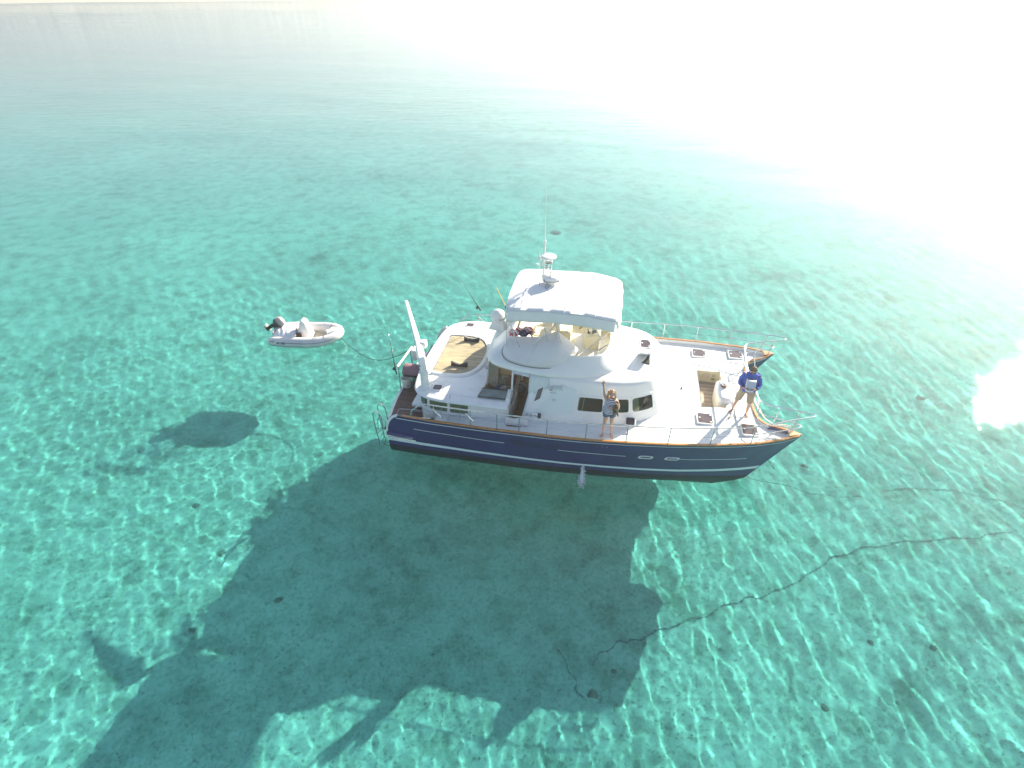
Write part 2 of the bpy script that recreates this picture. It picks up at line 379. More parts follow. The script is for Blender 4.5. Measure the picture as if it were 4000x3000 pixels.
# teak cap rail all the way round
fr_edge = [(12.55, 2.27), (12.36, 2.10), (12.1, 1.97), (11.85, 1.84), (11.70, 1.68), (11.60, 1.42), (11.55, 1.1), (11.52, .55), (11.51, 0)]
for s in (-1, 1):
    path = [(x, s * (ye(x) - .035), gz(x) + .012) for x in np.linspace(.60, 12.4, 50)] + [(12.58, s * 2.36, gz(12.6) + .012)]
    def cap(path, w, name='teak_cap_rail', h=.04, m=TEAK):
        P = [Vector(p) for p in path]; rings = []
        for i, p in enumerate(P):
            t = (P[min(i + 1, len(P) - 1)] - P[max(0, i - 1)]); t.z = 0; t.normalize(); n = Vector((-t.y, t.x, 0)) * (w / 2)
            rings.append([p - n + Vector((0, 0, -h / 2)), p + n + Vector((0, 0, -h / 2)), p + n * .95 + Vector((0, 0, h / 2)), p - n * .95 + Vector((0, 0, h / 2))])
        return MB().loft(rings).build(name, m, boat, bevel=.008)
    cap(path, .085)
    ed = spline([(x, s * y, 0) for x, y in fr_edge], 4)
    cap([(p.x, p.y, interp([11.5, 11.7, 12.6], [1.68, 1.74, 1.89], p.x) + .012) for p in ed], .085)
    # teak breasthook at the bow
    MB().loft([[(12.28, s * 2.45, z_), (12.60, s * 2.33, z_), (12.66, s * 2.3, z_), (12.60, s * 2.26, z_), (12.30, s * 2.12, z_)] for z_ in (gz(12.5) + .0, gz(12.5) + .045)]).build('bow_capping', TEAK, boat, bevel=.01)
# decks
def dz_(x): return gz(x) - .11
hole = (9.98, 10.74, -.98, 1.16)
q = MB(); q2 = MB()
for s in (-1, 1):
    xs_ = [1.8, 2.2, 2.6, 3.0, 3.4, 3.8, 3.95]; q.grid([[(x, s * (2.40 + (ye(x) - .07 - 2.40) * f), dz_(x)) for x in xs_] for f in (0, .5, 1)])
    xs_ = [3.95, 4.2, 4.42]; q.grid([[(x, s * (2.78 + (ye(x) - .07 - 2.78) * f), dz_(x)) for x in xs_] for f in (0, 1)])
    for a, b_ in ((4.42, 9.98), (10.74, 11.5)):
        xs_ = list(np.linspace(a, b_, 16)); q.grid([[(x, s * (ye(x) - .07) * f, dz_(x) + .02 * (1 - f)) for x in xs_] for f in (0, .3, .6, .85, 1)])
    xs_ = list(np.linspace(9.98, 10.74, 4)); e = hole[3] if s > 0 else -hole[2]
    q.grid([[(x, s * (e + (ye(x) - .07 - e) * f), dz_(x) + .02 * (1 - (e / 3 + (1 - e / 3) * f))) for x in xs_] for f in (0, .3, .7, 1)])
    ed2 = [(x, interp([p[0] for p in fr_edge[::-1]], [p[1] for p in fr_edge[::-1]], x)) for x in (11.5, 11.53, 11.56, 11.62, 11.7, 11.8, 11.95, 12.1, 12.3, 12.5)]
    q.grid([[(x, s * (y_ + (max(y_ + .01, ye(x) - .07) - y_) * f), dz_(x)) for x, y_ in ed2] for f in (0, .5, 1)])
q.build('deck', NONSKID, boat, ang=30, dbl=True)
# bulwark inner faces
for s in (-1, 1):
    MB().grid([[(x, s * (ye(x) - .072), dz_(x) + k) for x in np.linspace(1.8, 12.45, 40)] for k in (-.02, .12)]).build('bulwark', GEL, boat)
    ed = spline([(x, s * y, 0) for x, y in fr_edge], 4)
    MB().grid([[(p.x - .03, p.y + s * .03, interp([11.5, 11.7, 12.6], [1.68, 1.74, 1.89], p.x) - k) for p in ed] for k in (.0, .14)]).build('bow_coaming', GEL, boat)
    MB().grid([[(p.x + .02, p.y, interp([11.5, 11.7, 12.6], [1.68, 1.74, 1.89], p.x) - k) for p in ed if p.x < 11.66] for k in (.0, .5)]).build('bow_web', NAVY if False else GEL, boat)
# moulded joint lines of the foredeck lockers
q = MB()
for a, b_ in (((10.8, 1.5), (11.45, 1.3)), ((10.85, .62), (11.45, .5)), ((11.1, 1.25), (11.1, -1.6)), ((10.75, -1.35), (11.35, -1.5)), ((11.35, -1.5), (11.5, -2.5)), ((10.6, -2.35), (11.3, -2.4))):
    z_ = dz_((a[0] + b_[0]) / 2) + .02; q.tube([(a[0], a[1], z_), (b_[0], b_[1], z_ - .005)], .006, 4)
q.build('locker_seams', mat('seam_grey', (.42, .42, .44), .6), boat)

# ---- stern platform
edge = spline([(.05, -2.98, 0), (-.06, -2.9, 0), (-.16, -2.6, 0), (-.30, -1.9, 0), (-.40, -1.0, 0), (-.43, 0, 0), (-.40, 1.0, 0), (-.30, 1.9, 0), (-.16, 2.6, 0), (-.06, 2.9, 0), (.05, 2.98, 0)], 4)
def platform_ring(z, ins=0): return [(p.x + ins, p.y * (1 - ins / 3), z) for p in edge] + [(.9, 2.98 - ins, z), (.9, -2.98 + ins, z)]
MB().loft([platform_ring(.47, .04), platform_ring(.50, 0), platform_ring(.575, 0), platform_ring(.59, .015)]).build('stern_platform', GEL, boat)
pl = MB(); w = .052; y = -2.84
ex = [p.x for p in edge]; ey = [p.y for p in edge]
while y < 2.84:
    x0 = float(np.interp(y + w / 2, ey, ex)) + .11
    rr = random.random(); pl.m = int(rr * 3)
    x1 = 1.9 if abs(y) > 2.35 else .95
    pl.box(((x0 + x1) / 2, y + w / 2, .597), (x1 - x0, w - .008, .016)); y += w
T3 = [mat('wet_teak_%s' % n, c, .45, var=.3, scale=8, stretch=(.7, 5, 4)) for n, c in (('dark', (.095, .048, .040)), ('mid', (.12, .062, .050)), ('light', (.15, .085, .07)))]
pl.build('deck_planks', T3[0], boat, mats=T3, kind='stuff', recalc=False)
q = MB(); q.box((.42, 0, .590), (1.2, 5.5, .006)); q.build('caulking', CAULK, boat)
for s in (-1, 1):   # pale frame of the locker lid in the platform
    f = MB()
    for a, b_ in (((-.02, 2.72), (-.02, 1.62)), ((-.02, 1.62), (.78, 1.56)), ((-.02, 2.72), (.3, 2.72))): f.tube([(a[0], s * a[1], .607), (b_[0], s * b_[1], .607)], .016, 6)
    f.build('locker_lid_frame', mat('pale_trim', (.55, .50, .50), .5), boat)
    for cx in (.16, .42): MB().box((cx, s * (2.5 if cx < .3 else 2.0), .612), (.12, .05, .015)).build('lid_handle', BLACK, boat, bevel=.004)
    # teak treads leading up to the side deck
    st = MB().box((1.45, s * 2.72, .83), (.5, .50, .48)); st.build('boarding_step', GEL, boat, bevel=.02)
    st = MB().box((1.85, s * 2.72, .97), (.36, .50, .76)); st.build('boarding_step', GEL, boat, bevel=.02)
    for k, (cx, z_) in enumerate(((1.43, 1.075), )):
        for j in range(6): MB().box((cx, s * (2.52 + j * .075), z_), (.44, .066, .016)).build('tread_slat', T3[1], boat)
# ---------------------------------------------------------------- deckhouses
def sym(pts):   # half outline aft->nose, returns full closed outline starboard -> nose -> port
    return [(x, -y) for x, y in pts] + [(x, y) for x, y in reversed(pts) if y > 1e-6]
def ring(out, z, f=1, cx=0): return [((x - cx) * f + cx, y * f, z if not callable(z) else z(x, y)) for x, y in out]
def smooth_out(pts, n=5): return [(p.x, p.y) for p in spline([(a, b_, 0) for a, b_ in pts], n)]
# aft cabin
aw = smooth_out([(3.95, 2.50), (2.6, 2.49), (1.7, 2.46), (1.22, 2.33), (.95, 2.0), (.84, 1.4), (.80, .7), (.79, 0)], 6)
AW0 = sym(aw); awt = [(x + .03, y * .985) for x, y in aw]; AW1 = sym(awt)
MB().loft([ring(AW0, .58), ring(AW0, 1.1), ring(AW1, 1.90)], cap0=False, cap1=False).build('aft_cabin_wall', GEL, boat)
for s in (-1, 1):   # ends of the cabin side beside the passage
    MB().box((3.95, s * 2.13, 1.45), (.04, .70, .92)).build('cabin_end_wall', GEL, boat, bevel=.015)
ro = smooth_out([(3.97, 2.68), (2.6, 2.67), (1.7, 2.63), (1.15, 2.46), (.82, 2.12), (.68, 1.5), (.62, .7), (.60, 0)], 6)
def roof_ring(ins, z): 
    o = [(max(x + ins * (1 if x < 2 else 0), x), y - ins * min(1, y)) for x, y in ro]; o[0] = (3.97, 2.68 - ins)
    o = [(3.97, 1.92), ] + o; o = [(3.04, 1.92)] + o
    return ring(sym(o), z)
MB().loft([roof_ring(.10, 1.86), roof_ring(.01, 1.87), roof_ring(0, 1.90), roof_ring(.03, 1.945), roof_ring(.12, 1.975), roof_ring(.32, 2.005), roof_ring(.5, 2.02)], cap0=True, cap1=True).build('aft_cabin_roof', GEL, boat, ang=30)
# sunken teak sun deck on the aft roof with a raised rim
pad = smooth_out([(1.14, 1.22), (1.7, 1.27), (2.15, 1.20), (2.45, .95), (2.62, .5), (2.66, 0)], 6); PAD = [(1.14, -1.22)] + sym(pad)
rim = [(1.10, 1.30)] + smooth_out([(1.14, 1.36), (1.75, 1.42), (2.25, 1.34), (2.58, 1.05), (2.78, .55), (2.82, 0)], 6)
RIM = sym(rim)
def bet(f): return [(1.12 + (x - 1.12) * 1, y) for x, y in [((1 - f) * a[0] + f * b_[0], (1 - f) * a[1] + f * b_[1]) for a, b_ in zip(sym(pad), sym(rim[1:]))]]
MB().loft([[(x, y, z) for x, y in bet(f)] for f, z in ((0, 2.03), (.05, 2.075), (.5, 2.085), (1, 2.05), (1.15, 2.015))], cap0=False, cap1=False, closed=False).build('sun_deck_rim', GEL, boat)
ts = MB(); w = .052; y = -1.2
px_, py_ = [p[0] for p in pad], [p[1] for p in pad]
TG = [mat('sun_deck_teak_%d' % i, c, .6, var=.18, scale=3, stretch=(.8, 3, 3)) for i, c in enumerate(((.46, .39, .26), (.53, .45, .29), (.42, .35, .24)))]
while y < 1.2:
    ay = abs(y + w / 2); cand = [x for x, yy in pad if yy >= ay]; x1 = max(cand) if cand else 1.2
    ts.m = random.randrange(3); ts.box(((1.14 + x1) / 2, y + w / 2, 2.038), (x1 - 1.14, w - .012, .014)); y += w
ts.build('sun_deck_slats', TG[0], boat, mats=TG, kind='stuff', recalc=False)
MB().loft([ring(sym(pad), 2.020), ring(sym(pad), 2.030)]).build('sun_deck_caulking', mat('caulk_brown', (.20, .155, .10), .6), boat)
for cx, cy in ((1.98, .95), (1.96, -.75)):
    P = []
    for t in np.linspace(-.28, .28, 9):
        h = .07 + .11 * abs(t / .28) ** 1.3
        P.append([(cx + t, cy - .05, 2.045), (cx + t, cy - .05, 2.045 + h), (cx + t, cy + .05, 2.045 + h), (cx + t, cy + .05, 2.045)])
    ch = MB().loft(P).build('dinghy_chock', DGREY, boat, bevel=.012)
    if cy > 0: MB().tube([(cx - .3, cy + .02, 2.23), (cx - .12, cy + .02, 2.15), (cx + .12, cy + .02, 2.15), (cx + .3, cy + .02, 2.23)], .016, 6).build('strap', ROPEW, ch)
# groove lines in the roof moulding
q = MB()
for p in (((1.15, -1.75), (2.9, -1.7)), ((2.4, -1.72), (2.5, -2.6)), ((1.6, -2.35), (3.9, -2.42)), ((1.15, 1.75), (2.9, 1.7))): q.tube([(p[0][0], p[0][1], 2.020), (p[1][0], p[1][1], 2.012)], .005, 4)
q.build('roof_seams', mat('seam_pale', (.60, .60, .63), .6), boat, kind='stuff')
def hatch(c, w, d, rz=0, tilt=0, knobs=3, name='deck_hatch', frame=WHITEPL, stripe=False):
    """white rimmed smoked acrylic hatch; c on deck"""
    M = Matrix.Translation(c) @ Matrix.Rotation(rz, 4, 'Z') @ (Matrix.Rotation(tilt, 4, 'X'))
    def rr(a, b_, z, rad):
        o = []
        for cx, cy, t0 in ((a / 2 - rad, b_ / 2 - rad, 0), (-a / 2 + rad, b_ / 2 - rad, 90), (-a / 2 + rad, -b_ / 2 + rad, 180), (a / 2 - rad, -b_ / 2 + rad, 270)):
            for k in range(5): t = R(t0 + k * 22.5); o.append(M @ Vector((cx + rad * math.cos(t), cy + rad * math.sin(t), z)))
        return o
    f = MB().loft([rr(w + .07, d + .07, 0, .07), rr(w + .07, d + .07, .03, .07), rr(w + .05, d + .05, .045, .065), rr(w, d, .045, .05), rr(w, d, .03, .05)], cap0=True, cap1=False).build(name, frame, boat)
    MB().loft([rr(w - .005, d - .005, .028, .05), rr(w - .01, d - .01, .040, .05)], cap0=False).build('acrylic_lid', ACRYL, f)
    for k in range(knobs):
        p = M @ Vector(((-.38 if k == 0 else .36) * w, (.0 if k == 0 else (.32 if k == 1 else -.36)) * d, .046))
        MB().lathe([(.028, 0), (.028, .015), (.018, .022)], p, 10).build('latch', WHITEPL, f)
    return f
hatch((1.58, -2.07, 1.99), .27, .28, 0, R(0), 0); hatch((1.62, 2.15, 1.99), .28, .26, 0, 0, 0)
for x, y in ((10.02, -1.64), (11.28, -2.06), (10.12, 2.32), (11.38, 2.32)): hatch((x, y, dz_(x) + .004), .44, .50, 0, 0, 3)
# windows that follow a curved wall
def wall_fn(O0, z0, O1, z1):
    n = len(O0); L_ = [0]
    for i in range(1, n): L_.append(L_[-1] + math.dist(O0[i], O0[i - 1]))
    def f(d, h, off=0):
        i = float(np.interp(d, L_, range(n))); a = int(min(i, n - 2)); k = i - a
        p0 = Vector((*O0[a], z0)).lerp(Vector((*O0[a + 1], z0)), k); p1 = Vector((*O1[a], z1)).lerp(Vector((*O1[a + 1], z1)), k)
        t = Vector((O0[a + 1][0] - O0[a][0], O0[a + 1][1] - O0[a][1], 0)).normalized(); up = (p1 - p0).normalized(); nrm = t.cross(up).normalized()
        if nrm.dot(Vector((p0.x - 5, p0.y, 0))) < 0: pass
        return p0.lerp(p1, h) + nrm * off
    return f, L_[-1]
def window(f, d0, d1, h0, h1, sgn, cur=((0, .25), (.72, 1)), parent=boat, skew=0, frame=WHITEPL, rad=.04, curm=CURTAIN):
    N = 12
    def rr(ins, off):
        a, b_, c_, d_ = d0 + ins, d1 - ins, h0 + ins * 1.1, h1 - ins * 1.1; r_ = min(rad * 1.2, (b_ - a) / 3); rh = (d_ - c_) * .22; o = []
        for cx, cy, t0 in ((b_ - r_, d_ - rh, 0), (a + r_, d_ - rh, 90), (a + r_, c_ + rh, 180), (b_ - r_, c_ + rh, 270)):
            for k in range(5): t = R(t0 + k * 22.5); dd = cx + r_ * math.cos(t); hh = cy + rh * math.sin(t); o.append(f(dd, hh + skew * (dd - a), off * sgn))
        return o
    def dens(ins, off):   # follow curvature along long edges
        o = rr(ins, off); return o
    fr = MB().loft([dens(-.045, .001), dens(-.04, .016), dens(0, .018), dens(.008, .004)], cap0=False, cap1=False).build('window', frame, parent)
    MB().grid([[f(d, h + skew * (d - d0), .004 * sgn) for d in np.linspace(d0, d1, 10)] for h in (h0, h1)]).build('dark_interior', mat('interior_shadow', (.035, .045, .038), .8), fr)
    for c0, c1 in cur:
        g = MB(); n = max(4, int((c1 - c0) * (d1 - d0) / .02)); row = np.linspace(d0 + (d1 - d0) * c0 + .008, d0 + (d1 - d0) * c1 - .008, n)
        g.grid([[f(d, h + skew * (d - d0), (.008 + .004 * (i % 2)) * sgn) for i, d in enumerate(row)] for h in (h0 + .01, h1 - .01)]); g.build('curtain', curm, fr, ang=180)
    MB().grid([[f(d, h + skew * (d - d0), .0165 * sgn) for d in np.linspace(d0 + .004, d1 - .004, 10)] for h in (h0 + .01, h1 - .01)]).build('pane', PANE, fr, ang=180)
    return fr
def half(O): return [(x, -y) for x, y in O]
for s in (-1, 1):
    f, L_ = wall_fn([(x, s * y) for x, y in aw], 1.1, [(x, s * y) for x, y in awt], 1.90)
    sg = -s if False else (1 if s > 0 else -1)
    # orientation test
    p = f(.5, .5, .1); sg = 1 if abs(p.y) > abs(f(.5, .5, 0).y) else -1
    window(f, 1.30, 1.90, .36, .88, sg, ((0, 1),)); window(f, 1.98, 2.60, .36, .90, sg, ((0, 1),)); window(f, 2.70, 3.42, .38, .93, sg, ((.12, 1),))
    # white curved moulding under the windows
    MB().tube([tuple(f(d, .30, .02 * sg)) for d in np.linspace(1.0, 3.6, 16)], .022, 6).build('cabin_moulding', GEL, boat)
    # sloping dark companionway glass beside the cockpit
    g = MB().loft([[(3.05, s * 1.98, 2.09), (3.86, s * 1.98, 2.09), (3.86, s * 2.36, 2.03), (2.94, s * 2.36, 2.03)], [(3.08, s * 1.99, 2.125), (3.86, s * 1.99, 2.125), (3.86, s * 2.34, 2.065), (2.99, s * 2.34, 2.065)]]).build('skylight', mat('skylight_glass', (.16, .20, .19), .08, var=.2, scale=3), boat, bevel=.02)
    MB().tube([(3.86, s * 2.36, 2.06), (2.98, s * 2.37, 2.06), (3.04, s * 1.97, 2.12), (3.88, s * 1.97, 2.12)], .018, 6).build('skylight_seal', BLACK, g)
    MB().loft([[(3.84, s * 1.92, 1.9), (4.0, s * 1.92, 1.9), (4.0, s * 2.42, 1.9), (3.84, s * 2.42, 1.9)], [(3.87, s * 1.95, 2.17), (3.98, s * 1.95, 2.17), (3.98, s * 2.38, 2.09), (3.87, s * 2.38, 2.09)]]).build('companion_frame', WHITEPL, boat, bevel=.015)
    MB().tube([(4.02, s * 1.95, 2.12), (4.05, s * 2.05, 2.10), (4.05, s * 2.18, 2.0), (4.03, s * 2.3, 1.85)], .014, 6).build('grab_handle', mat('navy_grip', (.03, .04, .12), .5), boat)
# forward deckhouse
fb = smooth_out([(4.95, 1.3), (4.50, 1.95), (4.42, 2.40), (5.4, 2.40), (6.8, 2.33), (7.7, 2.14), (8.4, 1.78), (8.95, 1.2), (9.2, .6), (9.27, 0)], 6)
ft = smooth_out([(4.95, 1.2), (4.74, 1.55), (4.72, 1.80), (5.6, 1.90), (6.8, 1.92), (7.55, 1.82), (8.15, 1.50), (8.5, .95), (8.66, .45), (8.70, 0)], 6)
FB, FT = sym(fb), sym(ft)
def mix(a, b_, k): return [(p[0] * (1 - k) + q_[0] * k, p[1] * (1 - k) + q_[1] * k) for p, q_ in zip(a, b_)]
zb, zt = 1.36, 2.70
def bulge(k): return mix(FB, FT, k)
rings = [ring(bulge(k), zb + (zt - zb) * k) for k in (0, .3, .7, .95)]
rings += [ring(FT, zt), [((x - 6.5) * .975 + 6.5, y * .96, zt + .04) for x, y in FT], [((x - 6.5) * .90 + 6.5, y * .85, zt + .10) for x, y in FT], [((x - 6.5) * .72 + 6.5, y * .6, zt + .17) for x, y in FT], [((x - 6.5) * .4 + 6.5, y * .3, zt + .22) for x, y in FT]]
MB().loft(rings, cap0=False).build('forward_deckhouse', GEL, boat, ang=50)
for s in (-1, 1):
    f, L_ = wall_fn([(x, s * y) for x, y in fb], zb, [(x, s * y) for x, y in ft], zt)
    acc = [0]
    for i in range(1, len(fb)): acc.append(acc[-1] + math.dist(fb[i], fb[i - 1]))
    d_at = lambda x: float(np.interp(x, [p[0] for p in fb[12:]], acc[12:]))
    p = f(3, .5, .1); sg = 1 if abs(p.y) > abs(f(3, .5, 0).y) else -1
    window(f, d_at(6.05), d_at(6.86), .345, .665, sg, ((0, .05), (.18, .24)), skew=0)
    window(f, d_at(7.22), d_at(7.72), .345, .665, sg, ((.0, .2),)); window(f, d_at(7.84), d_at(8.5), .345, .665, sg, ((.02, .3),), curm=mat('pale_curtain', (.62, .58, .42), .8))
    # raised sloping panel abaft the windows
    P = [(d_at(4.62), .14), (d_at(5.92), .24), (d_at(5.92), .80), (d_at(5.35), .90), (d_at(4.98), .52)]
    MB().loft([[f(d, h, o_ * sg) for d, h in P] for o_ in (.001, .016)]).build('sloping_panel', mat('pale_panel', (.70, .76, .75), .4), boat, bevel=.006)
    for k in range(3): MB().lathe([(.05, 0), (.05, .012), (.035, .014), (.035, .006), (.012, .012), (.0, .014)], f(d_at(4.52 + .14 * k), .15, .006 * sg), 14, Vector((0, 0, 1)).rotation_difference(Vector((0, s, .3)))).build('round_vent', STEEL, boat)
    # little slanted window facing the passage
    d0 = d_at(4.70)
    fr_ = MB().loft([[f(d, h, o_ * sg) for d, h in ((d0 - .12, .40), (d0 + .10, .50), (d0 + .12, .84), (d0 - .10, .76))] for o_ in (.001, .03)]).build('side_light', WHITEPL, boat, bevel=.01)
    MB().loft([[f(d, h, o_ * sg) for d, h in ((d0 - .085, .45), (d0 + .07, .53), (d0 + .085, .79), (d0 - .07, .72))] for o_ in (.028, .036)]).build('pane', ACRYL, fr_)
    MB().box((5.35, s * 2.15, 2.06), (.12, .05, .10)).build('fuel_filler', GREYCANVAS, boat, bevel=.02)
    MB().box((4.95, s * 2.46, 1.62), (.10, .05, .22)).build('shore_power_box', BLACK, boat, bevel=.015)
    # canvas weather gate across the passage
    MB().grid([[(3.92 + .72 * i / 10, s * (2.80 + .012 * math.sin(i * 1.7)), 1.40 + .33 * k - .05 * k * math.sin(i * .31) * (1 if i < 5 else .2)) for i in range(11)] for k in (0, .5, 1)]).build('weather_gate', GREYCANVAS, boat, solid=.012)
hatch((8.05, .42, 2.865), .30, .44, 0, R(4), 3); 
h = hatch((8.03, -.42, 2.98), .34, .52, 0, R(-30), 3, 'open_hatch'); 
MB().box((8.03, -.50, 2.845), (.32, .48, .03)).build('hatch_opening', BLACK, boat)
hatch((7.74, -2.28, 1.66), .26, .26, 0, R(25), 0, 'side_hatch')
# ---- cockpit well, passages and the things fixed in it
q = MB().box((4.0, 0, .93), (1.9, 5.56, .10)); q.build('cockpit_floor', CAULK, boat)
q = MB(); y = -2.75
while y < 2.7:
    for a, b_ in ((3.06, 4.93),):
        x0, x1 = (3.97, 4.46) if abs(y) > 1.9 else (a, b_)
        q.m = random.randrange(3); q.box(((x0 + x1) / 2, y + .026, .987), (x1 - x0, .045, .014))
    y += .052
SO = [mat('sole_teak_%d' % i, c, .5, var=.2, scale=6, stretch=(2, 6, 4)) for i, c in enumerate(((.20, .115, .055), (.24, .14, .065), (.17, .095, .05)))]
q.build('cockpit_planks', SO[0], boat, mats=SO, kind='stuff', recalc=False)
MB().box((4.95, 0, 1.7), (.06, 3.4, 1.7)).build('cockpit_bulkhead', CREAM, boat); MB().box((3.04, 0, 1.5), (.05, 3.86, 1.1)).build('cockpit_back', CREAM, boat)
for s in (-1, 1):
    # moulded cockpit seat with rounded end by the passage
    MB().loft([[(3.07, s * 1.95, z_), (3.80, s * 1.95, z_), (4.02, s * 1.80, z_), (4.05, s * 1.2, z_), (3.85, s * .6, z_), (3.07, s * .5, z_)] for z_ in (1.0, 1.45, 1.5)]).build('cockpit_seat', mat('seat_moulding', (.66, .58, .50), .5), boat, bevel=.03)
    MB().tube([(3.98, s * 1.97, 1.95), (3.98, s * 1.70, 2.80)], .03, 6).build('cockpit_post', WHITEPL, boat)
    MB().tube([(3.10, s * 1.62, 2.0), (3.14, s * 1.36, 2.80)], .022, 6).build('cockpit_post', WHITEPL, boat)
    # clear vinyl side curtain, pushed up roll, and opaque forward wing
    MB().grid([[(3.1 + (3.98 - 3.1) * i / 9, s * (1.66 + .30 * i / 9 - .26 * k + .01 * math.sin(i * 2.1)), 2.0 + k * .80) for i in range(10)] for k in (0, .5, 1)]).build('vinyl_curtain', VINYL, boat)
    g = MB(); 
    g.grid([[(3.14 + .16 * i / 11 * 2, s * (1.58 + .018 * (i % 2) + .08 * i / 11 - .25 * k), 2.03 + k * .75) for i in range(12)] for k in (0, 1)]); g.build('gathered_curtain', mat('taupe_curtain', (.42, .36, .30), .8, var=.2, scale=20), boat, ang=180)
    MB().tube([(3.99, s * 1.74, 2.70), (4.52, s * 1.82, 2.66)], .055, 10).build('rolled_vinyl', mat('rolled_vinyl', (.58, .60, .64), .25, var=.2, scale=12), boat)
    MB().grid([[Vector((4.52, s * (2.06 - .26 * k), 2.0 + .74 * k)).lerp(Vector((5.15, s * (2.06 - .18 * k), 2.45 + .29 * k)), j / 8) + Vector((0, s * .02 * math.sin(j * .8), 0)) for j in range(9)] for k in (0, .33, .66, 1)]).build('canvas_wing', mat('wing_canvas', (.66, .71, .69), .7, var=.04), boat, solid=.01)
# twin trumpet horns
def horns(s):
    h = MB().box((5.25, s * 2.06, 2.44), (.10, .22, .05)); base = h.build('horn_bracket', STEEL, boat, bevel=.01)
    for k, (dy, L2) in enumerate(((-.07, .30), (.07, .34))):
        MB().lathe([(.012, 0), (.014, L2 * .6), (.022, L2 * .85), (.055, L2), (.05, L2 + .005), (.01, L2 - .05)], (5.28, s * (2.06 + dy), 2.49), 14, Vector((0, 0, 1)).rotation_difference(Vector((1, 0, .02)))).build('trumpet', STEEL, base)
    MB().tube([(5.22, s * 2.20, 2.38), (5.3, s * 2.22, 2.39), (5.42, s * 2.22, 2.38)], .012, 6).build('spot_lamp', STEEL, base)
horns(-1)
# foredeck well: teak floor, speaker panel, rounded locker
z0 = dz_(10.3) - .42; X0, X1, Y0, Y1 = hole
w_ = MB()
w_.add([(X0, Y0, z0), (X1, Y0, z0), (X1, Y1, z0), (X0, Y1, z0), (X0, Y0, z0 + .44), (X1, Y0, z0 + .44), (X1, Y1, z0 + .44), (X0, Y1, z0 + .44)], [(0, 1, 2, 3), (0, 4, 5, 1), (1, 5, 6, 2), (2, 6, 7, 3), (3, 7, 4, 0)])
well = w_.build('foredeck_well', CREAM, boat, recalc=False)
y = Y0 + .01
FT3 = [mat('well_teak_%d' % i, c, .55, var=.2, scale=5, stretch=(1, 6, 4)) for i, c in enumerate(((.42, .33, .27), (.50, .40, .33), (.34, .26, .21)))]
k = 0
while y < Y1 - .06:
    MB().box(((X0 + X1) / 2, y + .035, z0 + .012), (X1 - X0 - .02, .058, .02)).build('slat', FT3[k % 3], well); y += .074; k += 1
MB().lathe([(.12, 0), (.12, .012), (.105, .018), (.08, .010), (0, .012)], ((X0 + X1) / 2 - .06, Y1 - .012, z0 + .24), 20, Vector((0, 0, 1)).rotation_difference(Vector((0, -1, 0)))).build('speaker', mat('speaker_cream', (.66, .56, .44), .6), well)
MB().lathe([(.05, 0), (.05, .012), (.03, .012), (0, .008)], ((X0 + X1) / 2 + .20, Y1 - .012, z0 + .27), 14, Vector((0, 0, 1)).rotation_difference(Vector((0, -1, 0)))).build('gauge', mat('speaker_cream2', (.55, .46, .36), .6), well)
MB().box(((X0 + X1) / 2 + .2, Y1 - .012, z0 + .13), (.12, .02, .03)).build('catch', BLACK, well, bevel=.005)
def blob(cx, cy, a, b_, z, h): 
    return [[(cx + a * f * math.copysign(abs(math.cos(t)) ** .6, math.cos(t)), cy + b_ * f * math.copysign(abs(math.sin(t)) ** .6, math.sin(t)), z + h * hh) for t in np.linspace(0, 2 * math.pi, 32, endpoint=False)] for f, hh in ((1, 0), (1, .7), (.97, .88), (.88, .97), (.7, 1.0))]
MB().loft(blob(10.72, -.15, .26, .60, z0 + .02, .60), cap0=False).build('windlass_locker', GEL, boat, ang=60)
wl = MB().lathe([(.11, 0), (.11, .04), (.07, .05), (.06, .08), (.09, .10), (.085, .12), (.05, .13), (.04, .19), (.0, .20)], (10.72, .0, z0 + .62), 18).build('windlass', STEEL, boat)
MB().lathe([(.115, 0), (.12, .02), (.11, .035)], (10.72, .0, z0 + .645), 18).build('chain_gypsy', mat('bronze_gypsy', (.25, .14, .08), .4, metal=.6), wl)
# anchor chain along the deck
def chain_pts(P, r, m, name, parent, n=2):
    q = MB(); P = [Vector(p) for p in P]
    tot = sum((P[i + 1] - P[i]).length for i in range(len(P) - 1)); step = .045; k = 0; acc = 0; i = 0; d = 0
    while d < tot:
        dd = d; i = 0
        while i < len(P) - 2 and dd > (P[i + 1] - P[i]).length: dd -= (P[i + 1] - P[i]).length; i += 1
        t = (P[i + 1] - P[i]).normalized(); c = P[i] + t * dd; side = t.cross(Vector((0, 0, 1))).normalized() if k % 2 else t.cross(t.cross(Vector((0, 0, 1)))).normalized()
        q.tube([c + t * (.026 * math.cos(a)) + side * (.014 * math.sin(a)) for a in np.linspace(0, 2 * math.pi, 7)[:-1]], r, 4, closed=True); d += step; k += 1
    return q.build(name, m, parent)
chain_pts([(10.85, .02, dz_(10.9) + .05), (11.48, .08, dz_(11.5) + .05)], .006, STEEL, 'anchor_chain', boat)
MB().box((11.25, -.12, dz_(11.2) + .03), (.26, .05, .04)).build('chain_stopper', STEEL, boat, bevel=.01)
MB().box((10.0 - .6, -.02, dz_(9.5) + .03), (.05, .12, .04)).build('navigation_plug', BLACK, boat, bevel=.01)
